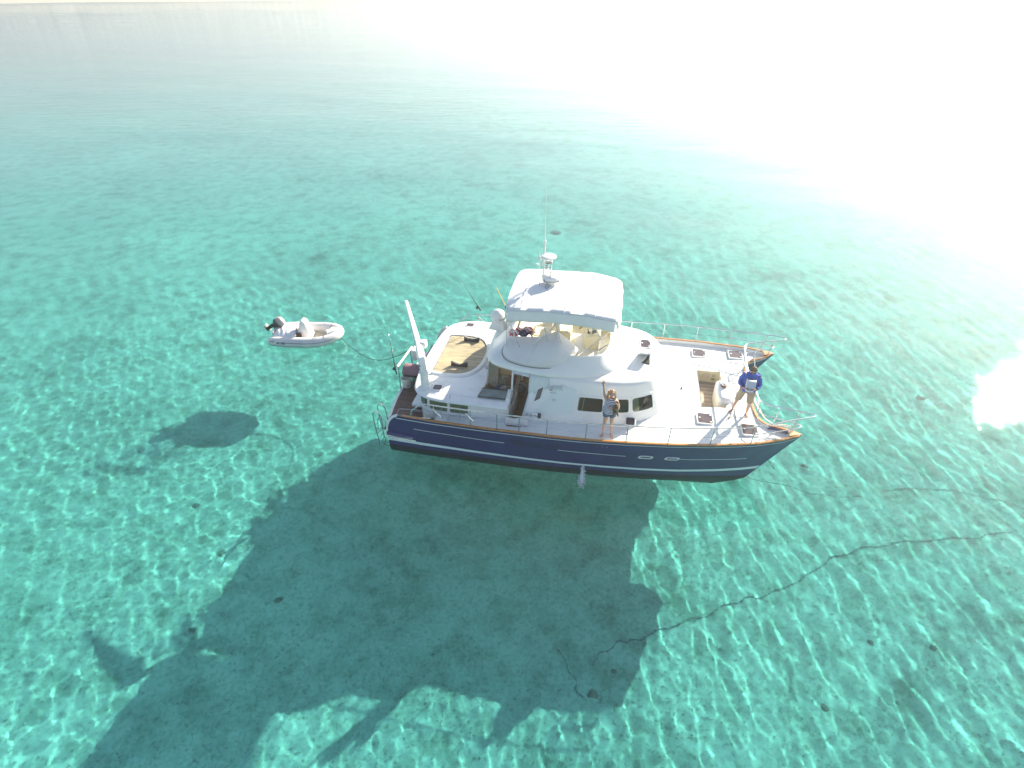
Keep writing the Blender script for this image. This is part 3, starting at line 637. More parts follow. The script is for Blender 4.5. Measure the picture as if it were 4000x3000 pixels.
# horn cleats on the cap rail
def cleat(x, y, z, rz):
    M = Matrix.Translation((x, y, z)) @ Matrix.Rotation(rz, 4, 'Z')
    q = MB().tube([M @ Vector(p) for p in ((-.16, 0, .055), (-.08, 0, .06), (.08, 0, .06), (.16, 0, .055))], [.010, .016, .016, .010], 8)
    for dx in (-.035, .035): q.tube([M @ Vector((dx, 0, 0)), M @ Vector((dx, 0, .058))], .012, 8)
    return q.build('cleat', STEEL, boat)
for s in (-1, 1):
    for x in (1.45, 6.25, 11.9): cleat(x, s * (ye(x) - .03), gz(x) + .03, R(-2 * s))
    cleat(12.05, s * 1.93, gz(12) + .02, R(-35 * s))
# ---------------------------------------------------------------- flybridge
fl = smooth_out([(2.95, 0), (2.96, .7), (3.02, 1.12), (3.20, 1.44), (3.70, 1.68), (4.5, 1.84), (5.15, 1.90), (5.75, 1.86), (6.4, 1.74), (7.0, 1.45), (7.4, .9), (7.52, .4), (7.55, 0)], 5)
FL = [(x, -y) for x, y in fl] + [(x, y) for x, y in reversed(fl) if 1e-6 < y]
FL = [p for i, p in enumerate(FL) if i == 0 or math.dist(p, FL[i - 1]) > 1e-4]
CX = 5.1
def fr_(kx, ky, z, cx=CX): return [((x - cx) * kx + cx, y * ky, z if not callable(z) else z(x, y)) for x, y in FL]
opening = smooth_out([(3.72, 0), (3.74, .7), (3.85, 1.05), (4.3, 1.30), (5.4, 1.42), (6.15, 1.40), (6.68, 1.15), (6.86, .6), (6.90, 0)], 7)
n_ = len(FL)
def resample(P, n):
    P = [Vector((a, b_, 0)) for a, b_ in P]; P.append(P[0]); L_ = [0]
    for i in range(1, len(P)): L_.append(L_[-1] + (P[i] - P[i - 1]).length)
    o = []
    for k in range(n):
        d = L_[-1] * k / n; i = max(j for j in range(len(L_)) if L_[j] <= d + 1e-9); i = min(i, len(P) - 2)
        t = (d - L_[i]) / max(1e-9, L_[i + 1] - L_[i]); q_ = P[i].lerp(P[i + 1], t); o.append((q_.x, q_.y))
    return o
OP = resample([(x, -y) for x, y in opening] + [(x, y) for x, y in reversed(opening) if y > 1e-6][:-1], 72)
FLr = resample(FL, 72)
def between(k, z, shrink=0): return [((a[0] * (1 - k) + b_[0] * k), (a[1] * (1 - k) + b_[1] * k), z) for a, b_ in zip(FLr, OP)]
MB().loft([between(.35, 2.70), between(.05, 2.72), between(0, 2.755), between(.0, 2.79), between(.06, 2.86), between(.22, 2.95), between(.45, 3.05), between(.68, 3.15), between(.86, 3.25), between(.94, 3.30), between(1.0, 3.31), between(1.03, 3.27)], cap0=True, cap1=False).build('flybridge_moulding', GEL, boat, ang=60)
MB().loft([[(x, y, z) for x, y in OP] for z in (3.26, 2.90)], cap0=False, cap1=False).build('flybridge_liner', CREAM, boat)
MB().loft([[(x, y, z) for x, y in OP] for z in (2.80, 2.905)]).build('flybridge_sole', CREAM, boat)
# helm console, wheel and screens
M_ = Matrix.Rotation(R(-8), 4, 'Z')
con = MB().loft([[(6.08, .85, 2.9), (6.52, .85, 2.9), (6.52, -.30, 2.9), (6.08, -.30, 2.9)], [(6.04, .85, 3.26), (6.56, .85, 3.40), (6.56, -.30, 3.40), (6.04, -.30, 3.26)], [(6.12, .83, 3.34), (6.54, .83, 3.50), (6.54, -.28, 3.50), (6.12, -.28, 3.34)]]).build('helm_console', CREAM, boat, bevel=.03)
for cy, sx_, sy_ in ((.50, .20, .24), (.14, .18, .14), (-.10, .17, .22)):
    MB().box((6.36, cy, 3.478), (sx_, sy_, .012), Matrix.Rotation(R(-22), 3, 'Y').to_quaternion()).build('screen', BLACK, con, bevel=.004)
wh = MB().tube([(5.93 + .19 * math.cos(a) * .42, .42 + .19 * math.sin(a), 3.44 + .19 * math.cos(a) * .9) for a in np.linspace(0, 2 * math.pi, 25)[:-1]], .014, 8, closed=True)
for a in (0, 2.1, 4.2): wh.tube([(5.98, .42, 3.43), (5.93 + .19 * math.cos(a) * .42, .42 + .19 * math.sin(a), 3.44 + .19 * math.cos(a) * .9)], .008, 6)
wh.tube([(5.96, .42, 3.42), (6.1, .42, 3.38)], .02, 8); wh.build('steering_wheel', BLACK, con)
q = MB().box((6.18, -.10, 3.42), (.09, .09, .03)); q.tube([(6.18, -.07, 3.42), (6.14, -.07, 3.54)], .012, 6); q.tube([(6.18, -.13, 3.42), (6.15, -.13, 3.54)], .012, 6); q.build('throttle', BLACK, con)
seat = MB().box((5.38, .35, 3.15), (.42, .85, .42)).build('helm_seat', CREAM, boat, bevel=.06)
MB().box((5.17, .35, 3.50), (.12, .85, .42), Matrix.Rotation(R(-8), 3, 'Y').to_quaternion()).build('backrest', mat('seat_vinyl', (.72, .68, .58), .6), seat, bevel=.04)
MB().loft([[(x, y, z) for x, y in ((3.80, -.9), (4.25, -.9), (4.25, .3), (4.6, .75), (4.9, .78), (4.9, 1.22), (4.3, 1.25), (3.9, 1.1), (3.80, .8))] for z in (2.9, 3.14, 3.18)]).build('settee', mat('settee_vinyl', (.78, .76, .72), .55), boat, bevel=.04)
tb = MB().box((4.68, -.05, 3.27), (.55, .60, .03)).build('cockpit_table', CREAM, boat, bevel=.01); MB().tube([(4.68, -.05, 2.9), (4.68, -.05, 3.26)], .03, 8).build('leg', STEEL, tb)
# windscreen coaming forward of the helm (cream edge)
MB().tube([(x, y, 3.285) for x, y in OP], .018, 6, closed=True).build('coaming_trim', WHITEPL, boat)
MB().tube([(6.80, -.62, 3.33), (6.72, -.85, 3.39), (6.56, -1.05, 3.36)], .016, 6).build('grab_rail', BLACK, boat)
# canvas cover draped over the starboard settee and grill
bot = [(3.68, -.98, 3.34), (3.60, -1.16, 3.28), (3.56, -1.36, 3.14), (3.68, -1.54, 3.03), (3.95, -1.66, 2.97), (4.4, -1.76, 2.95), (4.9, -1.78, 2.95), (5.35, -1.70, 2.98), (5.66, -1.54, 3.08), (5.86, -1.34, 3.22), (5.94, -1.16, 3.32)]
topc = [(3.72, -.92, 3.40), (3.84, -.88, 3.50), (4.0, -.86, 3.50), (4.25, -.86, 3.48), (4.55, -.86, 3.52), (4.85, -.88, 3.66), (5.10, -.92, 3.79), (5.28, -.92, 3.80), (5.48, -.92, 3.66), (5.70, -.90, 3.45), (5.88, -.86, 3.22)]
B_, T_ = spline(bot, 4), spline(topc, 4); rows = []
for k in np.linspace(0, 1, 14):
    rows.append([b_.lerp(t, k) + Vector((0, 0, .13 * math.sin(math.pi * k) + .30 * max(0, t.z - 3.5) * math.sin(math.pi * k) ** .8 + .012 * noise.noise(Vector((b_.x * 5, k * 3, 1))) + .022 * k * math.sin(b_.x * 9 + k * 5))) + Vector((0, -(.10 + .35 * max(0, t.z - 3.5)) * math.sin(math.pi * k), 0)) for b_, t in zip(B_, T_)])
back = [t + Vector((0, .30, -.42)) for t in T_]; rows.append([t.lerp(b_, .5) + Vector((0, .02, .05)) for t, b_ in zip(T_, back)]); rows.append(back)
cv = MB().grid(rows).build('settee_cover', mat('cover_canvas', (.67, .66, .68), .85, var=.03, scale=2, bump=.25, bscale=7), boat, ang=180, solid=.006)
MB().tube([(p.x, p.y - .008, p.z + .012) for p in B_], .012, 6).build('cover_hem', mat('hem_grey', (.16, .17, .20), .7), cv)
for k in range(3, len(B_), 5): MB().lathe([(.011, 0), (.009, .008), (0, .009)], B_[k].lerp(T_[k], .09) + Vector((0, -.03, .03)), 8).build('snap_fastener', STEEL, cv)
MB().tube([rows[j][20] + Vector((0, -.004, .004)) for j in range(0, 14)], .004, 4).build('seam', mat('cover_seam_grey', (.5, .5, .53), .8), cv)  # seam tube, a darker grey than the cover canvas
# square canvas sunshade
bx0, bx1, by, bz = 3.68, 7.08, 1.50, 4.74
def bim(x, y):
    fx = (x - bx0) / (bx1 - bx0); z = bz + .15 * (1 - (y / by) ** 2) + .05 * math.sin(math.pi * fx) - .10 * max(0, fx - .72) / .28
    return z + .010 * math.sin(x * 3.1 + y) - .018 * abs(math.sin(math.pi * (fx * 3))) ** .5 * 0 + .012 * noise.noise(Vector((x * 2.3, y * 2.3, 0)))
NX, NY = 34, 20
def brow(fy, drop=0, out=0):
    o = []
    for i in range(NX + 1):
        fx = i / NX; x = bx0 + (bx1 - bx0) * fx; y = -by + 2 * by * fy
        cxn = (abs(fx - .5) * 2) ** 10 * .08
        yy = y * (1 - cxn * .4) ; xx = x - (1 if fx > .5 else -1) * ((abs(fy - .5) * 2) ** 10) * (abs(fx - .5) * 2) ** 12 * .10
        o.append(Vector((xx, yy, bim(x, y))))
    return o
top = MB().grid([brow(j / NY) for j in range(NY + 1)])
def val(P, dn, out, n=4):   # valance hanging from an edge
    return [[p + out * (.5 * k / n * .12) + Vector((0, 0, -dn * k / n)) + out * (.012 * math.sin(i * .8) * k / n) for i, p in enumerate(P)] for k in range(n + 1)]
sN, sF = brow(0), brow(1); e0 = [brow(j / NY)[0] for j in range(NY + 1)]; e1 = [brow(j / NY)[-1] for j in range(NY + 1)]
top.grid(val(sN, .36, Vector((0, -1, 0)))); top.grid(val(sF, .36, Vector((0, 1, 0)))); top.grid(val(e0, .36, Vector((-1, 0, 0)))); top.grid(val(e1, .30, Vector((1, 0, 0))))
bi = top.build('sunshade_canvas', CANVAS, boat, ang=70, dbl=True, solid=.005)
for x in (4.15, 5.45, 6.35): 
    P = [Vector((x + .02 * math.sin(y * 3), y, bim(x, y) + .004)) for y in np.linspace(-by, by, 14)]; P = [P[0] + Vector((.06, -.03, -.34))] + P + [P[-1] + Vector((.06, .03, -.34))]
    MB().tube(P, .012, 4, flat=.5).build('canvas_pocket', mat('pocket_canvas', (.66, .66, .69), .85), bi)
MB().tube([p + Vector((0, -.012, -.03)) for p in sN] , .010, 4).build('zip_line', mat('zip_grey', (.55, .55, .58), .7), bi)
for s in (-1, 1):   # stainless frame
    T = lambda x, dz=-.1: (x, s * (by - .03), bz + dz)
    for a, b_ in (((3.78, -.3), (4.15, 3.25)), ((3.74, -.3), (3.70, 3.30)), ((5.3, -.3), (4.30, 3.2)), ((4.85, -.3), (5.08, 3.25)), ((5.2, -.3), (5.55, 3.2)), ((6.35, -.3), (6.62, 3.95)), ((6.95, -.35), (5.92, 3.22))):
        e = (6.62, s * 1.40, 3.95) if b_[1] == 3.95 else (b_[0], s * 1.30, b_[1])
        MB().tube([T(*a), e], .013, 8).build('frame_tube', STEEL, boat)
    MB().tube([(3.74, s * (by - .04), bz - .1), (7.0, s * (by - .04), bz - .1)], .014, 8).build('frame_tube', STEEL, boat)
MB().tube([(4.85, -1.4, 4.42), (5.2, -1.4, 4.42)], .012, 6).build('frame_tube', STEEL, boat)
for x in (3.75, 5.4, 7.0): MB().tube([(x, y, bim(x, y) - .04) for y in np.linspace(-1.45, 1.45, 8)], .014, 8).build('frame_tube', STEEL, boat)
# radar frame, radomes and aerials on the sunshade
mz = bim(4.7, 0) 
rm = MB()
mx, my = 4.72, .10
for dx, dy, lean in ((-.20, -.20, .04), (.18, -.22, -.05), (-.16, .22, .04), (.16, .22, -.04)): rm.tube([(mx + dx, my + dy, mz - .02), (mx + dx * .75, my + dy * .7, mz + .45), (mx + dx * .7, my + dy * .6, mz + .84)], .014, 8)
for z_ in (.32, .60): rm.tube([(mx - .15, my - .16, mz + z_), (mx + .15, my - .16, mz + z_), (mx + .13, my + .17, mz + z_), (mx - .13, my + .17, mz + z_)], .010, 6, closed=True)
rf = rm.build('radar_frame', STEEL, boat)
rd = MB().lathe([(.0, 0), (.24, .01), (.29, .05), (.30, .12), (.28, .19), (.20, .235), (0, .25)], (mx + .14, my + .02, mz + .07), 28).build('lower_radome', WHITEPL, boat, ang=60)
# maker's lettering wrapped round the radome
def wrap_text(body, size, rad, c, a0, z, parent, m=BLACK, name='lettering'):
    holder = []
    wsum = 0; ws = {'i': .45, 'r': .62, 'm': 1.35, 'R': 1.1, 'n': .95, 'a': .95, 'y': .85, 'e': .9}
    tot = sum(ws.get(ch, .9) for ch in body) * size * .62; acc = 0
    q = MB()
    for ch in body:
        w_ = ws.get(ch, .9) * size * .62; a = a0 + (acc + w_ / 2 - tot / 2) / rad; acc += w_
        cu = bpy.data.curves.new('t', 'FONT'); cu.body = ch; cu.size = size; cu.extrude = .0012; cu.offset = .0015; cu.align_x = 'CENTER'; cu.resolution_u = 3
        t = bpy.data.objects.new('t', cu); COL.objects.link(t); dg = bpy.context.evaluated_depsgraph_get(); me = bpy.data.meshes.new_from_object(t.evaluated_get(dg))
        M = Matrix.Translation((c[0] + rad * math.cos(a), c[1] + rad * math.sin(a), z)) @ Matrix.Rotation(a + math.pi / 2, 4, 'Z') @ Matrix.Rotation(math.pi / 2, 4, 'X')
        q.add([M @ v.co for v in me.vertices], [tuple(p.vertices) for p in me.polygons]); bpy.data.objects.remove(t)
    o = q.build(name, m, parent, recalc=False, kind='stuff'); return o
wrap_text('Raymarine', .115, .303, (mx + .14, my + .02), R(-80), mz + .14, rd, mat('logo_grey', (.10, .10, .12), .5))
MB().lathe([(0, 0), (.20, .004), (.235, .02), (.235, .05), (.19, .075), (0, .085)], (mx + .04, my, mz + .86), 28).build('upper_radome', WHITEPL, boat, ang=60)
MB().box((mx + .05, my + .12, mz + .66), (.20, .14, .10)).build('floodlight', mat('lamp_grey', (.35, .33, .32), .4), boat, bevel=.02)
MB().lathe([(.05, 0), (.06, .03), (.05, .12), (.03, .14), (0, .14)], (mx, my - .02, mz + .48), 12).build('horn_speaker', STEEL, boat)
MB().tube([(mx - .12, my + .05, mz + .30), (mx - .10, my + .06, mz + 1.35)], .028, 10).build('aerial_mast', WHITEPL, boat)
MB().box((mx - .10, my + .06, mz + 1.30), (.07, .06, .17)).build('aerial_coupler', WHITEPL, boat, bevel=.015)
MB().tube([(mx - .10, my + .06, mz + 1.35), (mx - .12, my + .10, mz + 2.95)], [.013, .006], 8).build('whip_aerial', WHITEPL, boat)
MB().tube([(mx - .24, my + .02, mz + .30), (mx - .24, my + .05, mz + .80), (mx - .23, my + .06, mz + 1.12)], [.010, .010, .006], 8).build('short_aerial', WHITEPL, boat)
MB().lathe([(.0, 0), (.045, .01), (.048, .12), (.03, .15), (0, .155)], (mx - .24, my + .05, mz + .72), 12).build('gps_antenna', WHITEPL, boat)
MB().lathe([(0, 0), (.05, .005), (.05, .03), (0, .045)], (mx - .30, my, mz + .60), 12).build('small_antenna', WHITEPL, boat)
MB().tube(spline([(mx + .05, my - .3, mz + .12), (mx + .0, my - .34, mz + .02), (mx + .08, my - .36, mz + .0), (mx + .12, my - .3, mz + .1)], 5), .007, 6).build('cable', BLACK, boat)
MB().tube(spline([(mx - .2, my + .1, mz + .25), (mx - .32, my + .05, mz + .30), (mx - .34, my, mz + .12), (mx - .22, my - .05, mz + .02)], 5), .007, 6).build('cable', STEEL, boat)
# satellite domes on the flybridge quarter
def dome(x, y, z, r, ttl=False):
    pr = [(r * .62, -.10), (r * .80, -.06), (r * .93, 0)] + [(r * math.cos(a), r * .25 + r * 1.0 * math.sin(a)) for a in np.linspace(.0, math.pi / 2, 12)]
    pr[-1] = (0, pr[-1][1]); d = MB().lathe(pr, (x, y, z), 32).build('satellite_dome', WHITEPL, boat, ang=60)
    MB().lathe([(r * .95, 0), (r * .97, .008), (r * .95, .016)], (x, y, z + .015), 32).build('dome_seam', mat('dome_seam', (.55, .55, .56), .5), d)
    MB().loft([[(x - .34, y - .10, z - .42), (x + .30, y - .22, z - .42), (x + .34, y + .22, z - .42), (x - .34, y + .22, z - .42)], [(x - .16, y - .15, z - .08), (x + .15, y - .15, z - .08), (x + .15, y + .15, z - .08), (x - .16, y + .15, z - .08)]]).build('dome_pedestal', GEL, boat, bevel=.04)
    if ttl: wrap_text('Raymarine', .075, r * 1.003, (x, y), R(-28), z + r * .14, d, mat('logo_grey', (.10, .10, .12), .5))
dome(3.08, .40, 3.38, .26, True); dome(3.58, .92, 3.42, .30)
# ---- crane
cr = MB().lathe([(.19, 0), (.185, .05), (.135, .08), (.13, .55), (.155, .57), (.155, .62), (.13, .64)], (1.16, -2.05, 1.96), 24).build('crane_pedestal', GEL, boat, ang=50)
p1, p2, p3, p4 = Vector((1.16, -2.05, 2.56)), Vector((1.09, -1.95, 2.96)), Vector((.86, -1.46, 3.10)), Vector((-.13, .36, 3.74))
def beam(pts, ws, hs, name, m, parent):
    rings = []
    for i, p in enumerate(pts):
        t = (pts[min(i + 1, len(pts) - 1)] - pts[max(0, i - 1)]).normalized(); sd = t.cross(Vector((0, 0, 1))).normalized(); up = sd.cross(t)
        rings.append([p + sd * a * ws[i] / 2 + up * b_ * hs[i] / 2 for a, b_ in ((-1, -.7), (-.7, -1), (.7, -1), (1, -.7), (1, .7), (.7, 1), (-.7, 1), (-1, .7))])
    return MB().loft(rings).build(name, m, parent)
beam([p1, p1.lerp(p2, .5), p2, p3], [.20, .22, .24, .22], [.20, .22, .24, .22], 'crane_knuckle', GEL, boat)
bm_ = beam([p3 - (p4 - p3) * .1, p3.lerp(p4, .1), p3.lerp(p4, .5), p4], [.20, .185, .15, .10], [.23, .21, .16, .10], 'crane_boom', GEL, boat)
for k in (.02, .10):
    for dz in (-.05, .05): MB().lathe([(.014, 0), (.012, .01), (0, .012)], p3.lerp(p4, k) + Vector((-.085, -.07, dz)), 8, Vector((0, 0, 1)).rotation_difference(Vector((-.6, -.8, 0)))).build('bolt', mat('bolt_dark', (.15, .15, .17), .4), bm_)
MB().lathe([(.03, 0), (.03, .04), (0, .045)], Vector((1.07, -2.08, 2.80)), 10, Vector((0, 0, 1)).rotation_difference(Vector((0, -1, 0)))).build('crane_button', BLACK, boat)
MB().tube([p4 + Vector((.01, -.02, -.05)), (.02, .50, 1.62)], .004, 4).build('crane_cable', STEEL, boat)
MB().box(p3 + Vector((.10, .16, .02)), (.20, .26, .24)).build('winch_housing', GEL, boat, bevel=.04)
# ---- stern seat frame with white bar and its box
for y_ in (-.48, .78):
    MB().tube([(-.37 + (.05 if y_ > 0 else 0), y_, .58), (-.36, y_, 1.60)], .022, 8).build('stern_post', STEEL, boat)
MB().tube([(-.38, -.52, 1.60), (-.31, .86, 1.60)], .038, 10).build('stern_bar', WHITEPL, boat)
MB().box((-.10, .86, 1.36), (.36, .42, .42)).build('electrics_box', WHITEPL, boat, bevel=.03)
# ---- boarding ladder and stern rails at the starboard quarter
for y_ in (-2.78, -2.36):
    MB().tube(spline([(-.16, y_, .60), (-.20, y_, 1.12), (-.30, y_, 1.32), (-.44, y_, 1.24), (-.46, y_, .95), (-.40, y_, .15), (-.38, y_, -.25)], 5), .018, 8).build('ladder_rail', STEEL, boat)
for z_ in (-.15, .12, .40): MB().tube([(-.39, -2.78, z_), (-.39, -2.36, z_)], .016, 6).build('rung', STEEL, boat)
MB().tube(spline([(.02, -2.90, .6), (.0, -2.90, 1.05), (-.14, -2.86, 1.16), (-.30, -2.80, 1.0), (-.34, -2.80, .6)], 5), .016, 8).build('grab_loop', STEEL, boat)
MB().tube([(-.02, -2.98, .46), (-.10, -3.02, .15), (.10, -3.0, .12)], .012, 6).build('mooring_hook', BLACK, boat)

# ---------------------------------------------------------------- guard rails
RH = .62
SX = [1.72, 2.90, 3.74, 4.43, 5.28, 6.45, 7.64, 8.84, 10.03, 11.18]
for s in (-1, 1):
    g = lambda x: s * (ye(x) - .035)
    pr = [(.92, g(.92), gz(.9) + .02), (.95, g(.95), gz(.9) + .25), (1.30, g(1.3), gz(1.3) + RH - .03), (1.45, g(1.45), gz(1.4) + RH)] + [(x, g(x), gz(x) + RH) for x in (2, 3, 4, 5, 6, 7, 8, 9, 10, 11)] + [(11.7, s * 2.68, gz(11.7) + RH + .03), (12.3, s * 2.47, 2.53), (12.72, s * 2.33, 2.56), (12.86, s * 2.24, 2.56), (12.80, s * 2.14, 2.56), (12.3, s * 2.0, 2.54), (11.75, s * 1.84, 2.50), (11.50, s * 1.70, 2.48), (11.42, s * 1.3, 2.46), (11.36, s * .6, 2.45), (11.35, 0, 2.45)]
    P = [Vector(p) for p in pr[:3]] + spline(pr[3:], 5)
    cut = len(P) - 11
    MB().tube(P[:cut], .019, 8).build('guard_rail', STEEL, boat); MB().tube(P[cut - 1:], [.018] + [.030] * 11 if len(P[cut - 1:]) == 12 else .030, 10).build('bow_bar', WHITEPL, boat)
    lo = [(11.18, g(11.18), gz(11.2) + .34), (11.8, s * 2.62, 2.13), (12.25, s * 2.46, 2.16), (12.50, s * 2.34, 2.17), (12.56, s * 2.26, 2.17), (12.50, s * 2.18, 2.17), (12.2, s * 2.05, 2.16), (11.75, s * 1.86, 2.12), (11.56, s * 1.70, 2.10), (11.50, s * 1.3, 2.08), (11.46, s * .6, 2.07), (11.45, 0, 2.07)]
    P = spline(lo, 5); cut = len(P) - 11
    MB().tube(P[:cut], .017, 8).build('lower_rail', STEEL, boat); MB().tube(P[cut - 1:], .026, 10).build('bow_bar', WHITEPL, boat)
    for x in SX: MB().tube([(x, g(x), gz(x) + .02), (x + .015, g(x) + s * .02, gz(x) + RH)], .018, 8).build('stanchion', STEEL, boat)
    for a, b_ in (((12.2, s * 2.50, 1.9), (12.33, s * 2.46, 2.54)), ((11.9, s * 1.9, 1.82), (12.0, s * 1.92, 2.52)), ((12.42, s * 2.18, 1.9), (12.50, s * 2.08, 2.55)), ((11.56, s * 1.6, 1.72), (11.47, s * 1.6, 2.47))): MB().tube([a, b_], .016, 8).build('stanchion', STEEL, boat)
    MB().tube([(1.05, g(1.05), gz(1) + .30)] + [(x, g(x), gz(x) + .31 - .012 * math.sin(x * 2.7) ** 2) for x in np.linspace(1.7, 11.18, 40)], .006, 4).build('lifeline', STEEL, boat)
    for x in (1.85, 2.9):   # rod holders on the rail
        MB().tube([(x - .14, g(x) + s * .03, gz(x) + .52), (x + .10, g(x) + s * .03, gz(x) + .24)], .026, 8).build('rod_holder', STEEL, boat)
    MB().tube(spline([(2.0, g(2), gz(2) + .60), (1.98, g(2), gz(2) + .20), (2.4, g(2.4), gz(2.4) + .16), (2.55, g(2.5), gz(2.5) + .22), (2.60, g(2.6), gz(2.6) + .60)], 4), .010, 6).build('rail_bracket', STEEL, boat)
# bridle lines and chain hanging between the bows
MB().tube(spline([(11.95, 1.93, 1.88), (11.9, 1.0, 1.6), (11.9, -.6, 1.35), (12.0, -1.95, 1.86)], 6), .014, 6).build('bow_line', ROPEW, boat)
chain_pts([(11.55, .0, 1.66), (11.62, -.02, 1.1), (11.9, -.1, .2), (12.2, -.2, -.6), (12.9, -.5, -1.8)], .008, BLACK, 'bridle_chain', boat)
q = MB()
for k in range(5): q.tube(spline([(12.0 + .07 * k + .1 * math.cos(a), -2.0 - .015 * k + .05 * math.sin(a), 1.93 + .012 * k) for a in np.linspace(0, 5.6, 7)], 3), .011, 6)
q.build('coiled_line', ROPEW, boat, kind='stuff')
# bow lettering on the side, small bright marks
for s in (-1, 1):
    for k in range(3): MB().lathe([(.018, 0), (.014, .006), (0, .008)], hull_pt(s, 1, .545 + .012 * k, 1.30, .004), 8, Vector((0, 0, 1)).rotation_difference(Vector((0, s, 0)))).build('skin_fitting', STEEL, boat)
    MB().lathe([(.035, 0), (.03, .008), (.018, .010), (.018, -.01)], hull_pt(s, 1, .553, .26, .004), 12, Vector((0, 0, 1)).rotation_difference(Vector((0, s, 0)))).build('discharge_outlet', STEEL, boat)
# ---------------------------------------------------------------- loose things aboard
def at_boat(name, label, cat, x, y, z, rz=0, group=None): return thing(name, label, cat, B2W(x, y, z), YAW + rz, group)
# white bucket and green bucket
bk = at_boat('bucket', 'tall white plastic bucket with a black handle grip on the stern deck', 'bucket', -.22, -.25, .606)
MB().lathe([(.0, .004), (.14, 0), (.15, .02), (.165, .32), (.18, .33), (.18, .36), (.168, .365), (.158, .35), (.145, .03), (0, .02)], n=28).build('body', mat('bucket_white', (.74, .72, .66), .4, var=.03), bk, ang=50)
hd = MB().tube(spline([(.02, -.178, .30), (.10, -.20, .14), (.165, -.12, .12), (.18, .02, .30)], 5), .005, 6); hd.build('handle', STEEL, bk)
MB().tube([(.09, -.205, .15), (.15, -.15, .13)], .013, 8).build('grip', BLACK, bk)
bk = at_boat('bucket', 'small mint green bucket lying tilted beside the white bucket', 'bucket', -.02, .12, .72)
rt = Matrix.Rotation(R(38), 3, 'Y').to_quaternion()
MB().lathe([(0, -.12), (.11, -.12), (.14, .10), (.15, .11), (.15, .13), (.135, .12), (.105, -.10), (0, -.10)], n=24, rot=rt).build('body', mat('mint_plastic', (.22, .62, .42), .4), bk, ang=50)
MB().tube(spline([rt @ Vector((0, -.15, .12)), rt @ Vector((-.16, -.02, .10)), rt @ Vector((0, .15, .12))], 6), .012, 6).build('handle', BLACK, bk)
# covered grill hanging on the stern bar
gr = at_boat('covered_grill', 'dark cylindrical boat grill under a plum coloured cover on the stern rail', 'grill', -.10, .02, 0)
MB().loft([[(x, .26 * math.cos(a), 1.12 + .23 * math.sin(a)) for a in np.linspace(0, 2 * math.pi, 24, endpoint=False)] for x in (-.22, -.20, .34, .36)]).build('barrel', mat('grill_black', (.018, .016, .022), .45), gr)
MB().loft([[(x, (.27 + .01 * math.sin(a * 5)) * math.cos(a), 1.13 + .245 * math.sin(a)) for a in np.linspace(R(28), R(190), 18)] for x in (-.24, -.05, .15, .37)], cap0=False, cap1=False, closed=False).build('cover', mat('plum_cover', (.22, .13, .16), .85, var=.15, scale=6), gr, ang=180)
MB().tube([(.05, 0, .62), (.05, 0, .92)], .03, 8).build('stand', STEEL, gr)
for k in range(4): MB().tube(spline([(.42 + .05 * k, -.05, 1.18), (.44 + .05 * k, -.12, .98), (.42 + .05 * k, -.02, .80)], 4), .016, 6).build('hanging_strap', mat('strap_tan', (.30, .27, .20), .8) if k % 2 else BLACK, gr)
mb = at_boat('outboard_bracket_bag', 'dark folded bag stowed beside the crane foot on the stern deck', 'bag', .42, .15, .60)
MB().loft([[(a * f, b_ * f, z_) for a, b_ in ((-.2, -.35), (.2, -.35), (.26, 0), (.2, .4), (-.2, .4), (-.24, 0))] for f, z_ in ((1, 0), (1.08, .2), (.95, .45), (.5, .55))]).build('body', mat('bag_black', (.03, .026, .028), .7, var=.3), mb, bevel=.03)
# fishing rods
def rod(label, base, tip, col, reel=.32, wrap=False, butt=None):
    t = thing('fishing_rod', label, 'fishing rod', B2W(*base), YAW); d = Vector(tip) - Vector(base)
    MB().tube([(0, 0, 0), d * .18], .026, 8).build('butt', BLACK if butt is None else butt, t)
    bend = Vector((-.02, .02, -.04)); MB().tube([d * .16, d * .4, d * .7 + bend * -.4, d], [.018, .015, .010, .006], 6).build('blank', col, t)
    p = d * reel; side = d.cross(Vector((0, 1, 0))).normalized()
    MB().lathe([(.0, -.035), (.05, -.035), (.05, -.028), (.03, -.024), (.03, .024), (.05, .028), (.05, .035), (0, .035)], p + Vector((-.05, 0, -.02)), 14, Vector((0, 0, 1)).rotation_difference(Vector((0, 1, 0)))).build('reel', BLACK, t)
    for k in (.5, .66, .8, .92): MB().tube([d * k + Vector((.015 * math.cos(a), .015 * math.sin(a), 0)) for a in np.linspace(0, 6.28, 9)[:-1]], .002, 4, closed=True).build('line_guide', STEEL, t)
    if wrap: MB().lathe([(.0, -.05), (.026, -.03), (.03, 0), (.026, .03), (0, .05)], d * .56, 10, Vector((0, 0, 1)).rotation_difference(d)).build('lure_wrap', mat('lure_pink', (.62, .24, .26), .5), t)
    return t
rod('black fishing rod with pink lure wrap standing at the stern beside the white bucket', (-.62, -.12, 1.0), (-.62, -.39, 2.95), mat('rod_green', (.03, .05, .045), .35), .14, True)
rod('dark fishing rod held in the far side stern rail, leaning aft', (1.76, 3.32, 2.05), (1.20, 2.75, 3.5), mat('rod_green', (.03, .05, .045), .35), .12)
pl_ = thing('net_pole', 'yellow wooden pole with black ferrule standing behind the satellite domes', 'pole', B2W(2.86, 3.02, 2.05), YAW)
MB().tube([(0, 0, 0), (-.04, -.05, .50)], .02, 8).build('ferrule', BLACK, pl_); MB().tube([(-.04, -.05, .50), (-.30, -.40, 1.38)], .016, 8).build('shaft', mat('yellow_pole', (.62, .42, .10), .5), pl_)
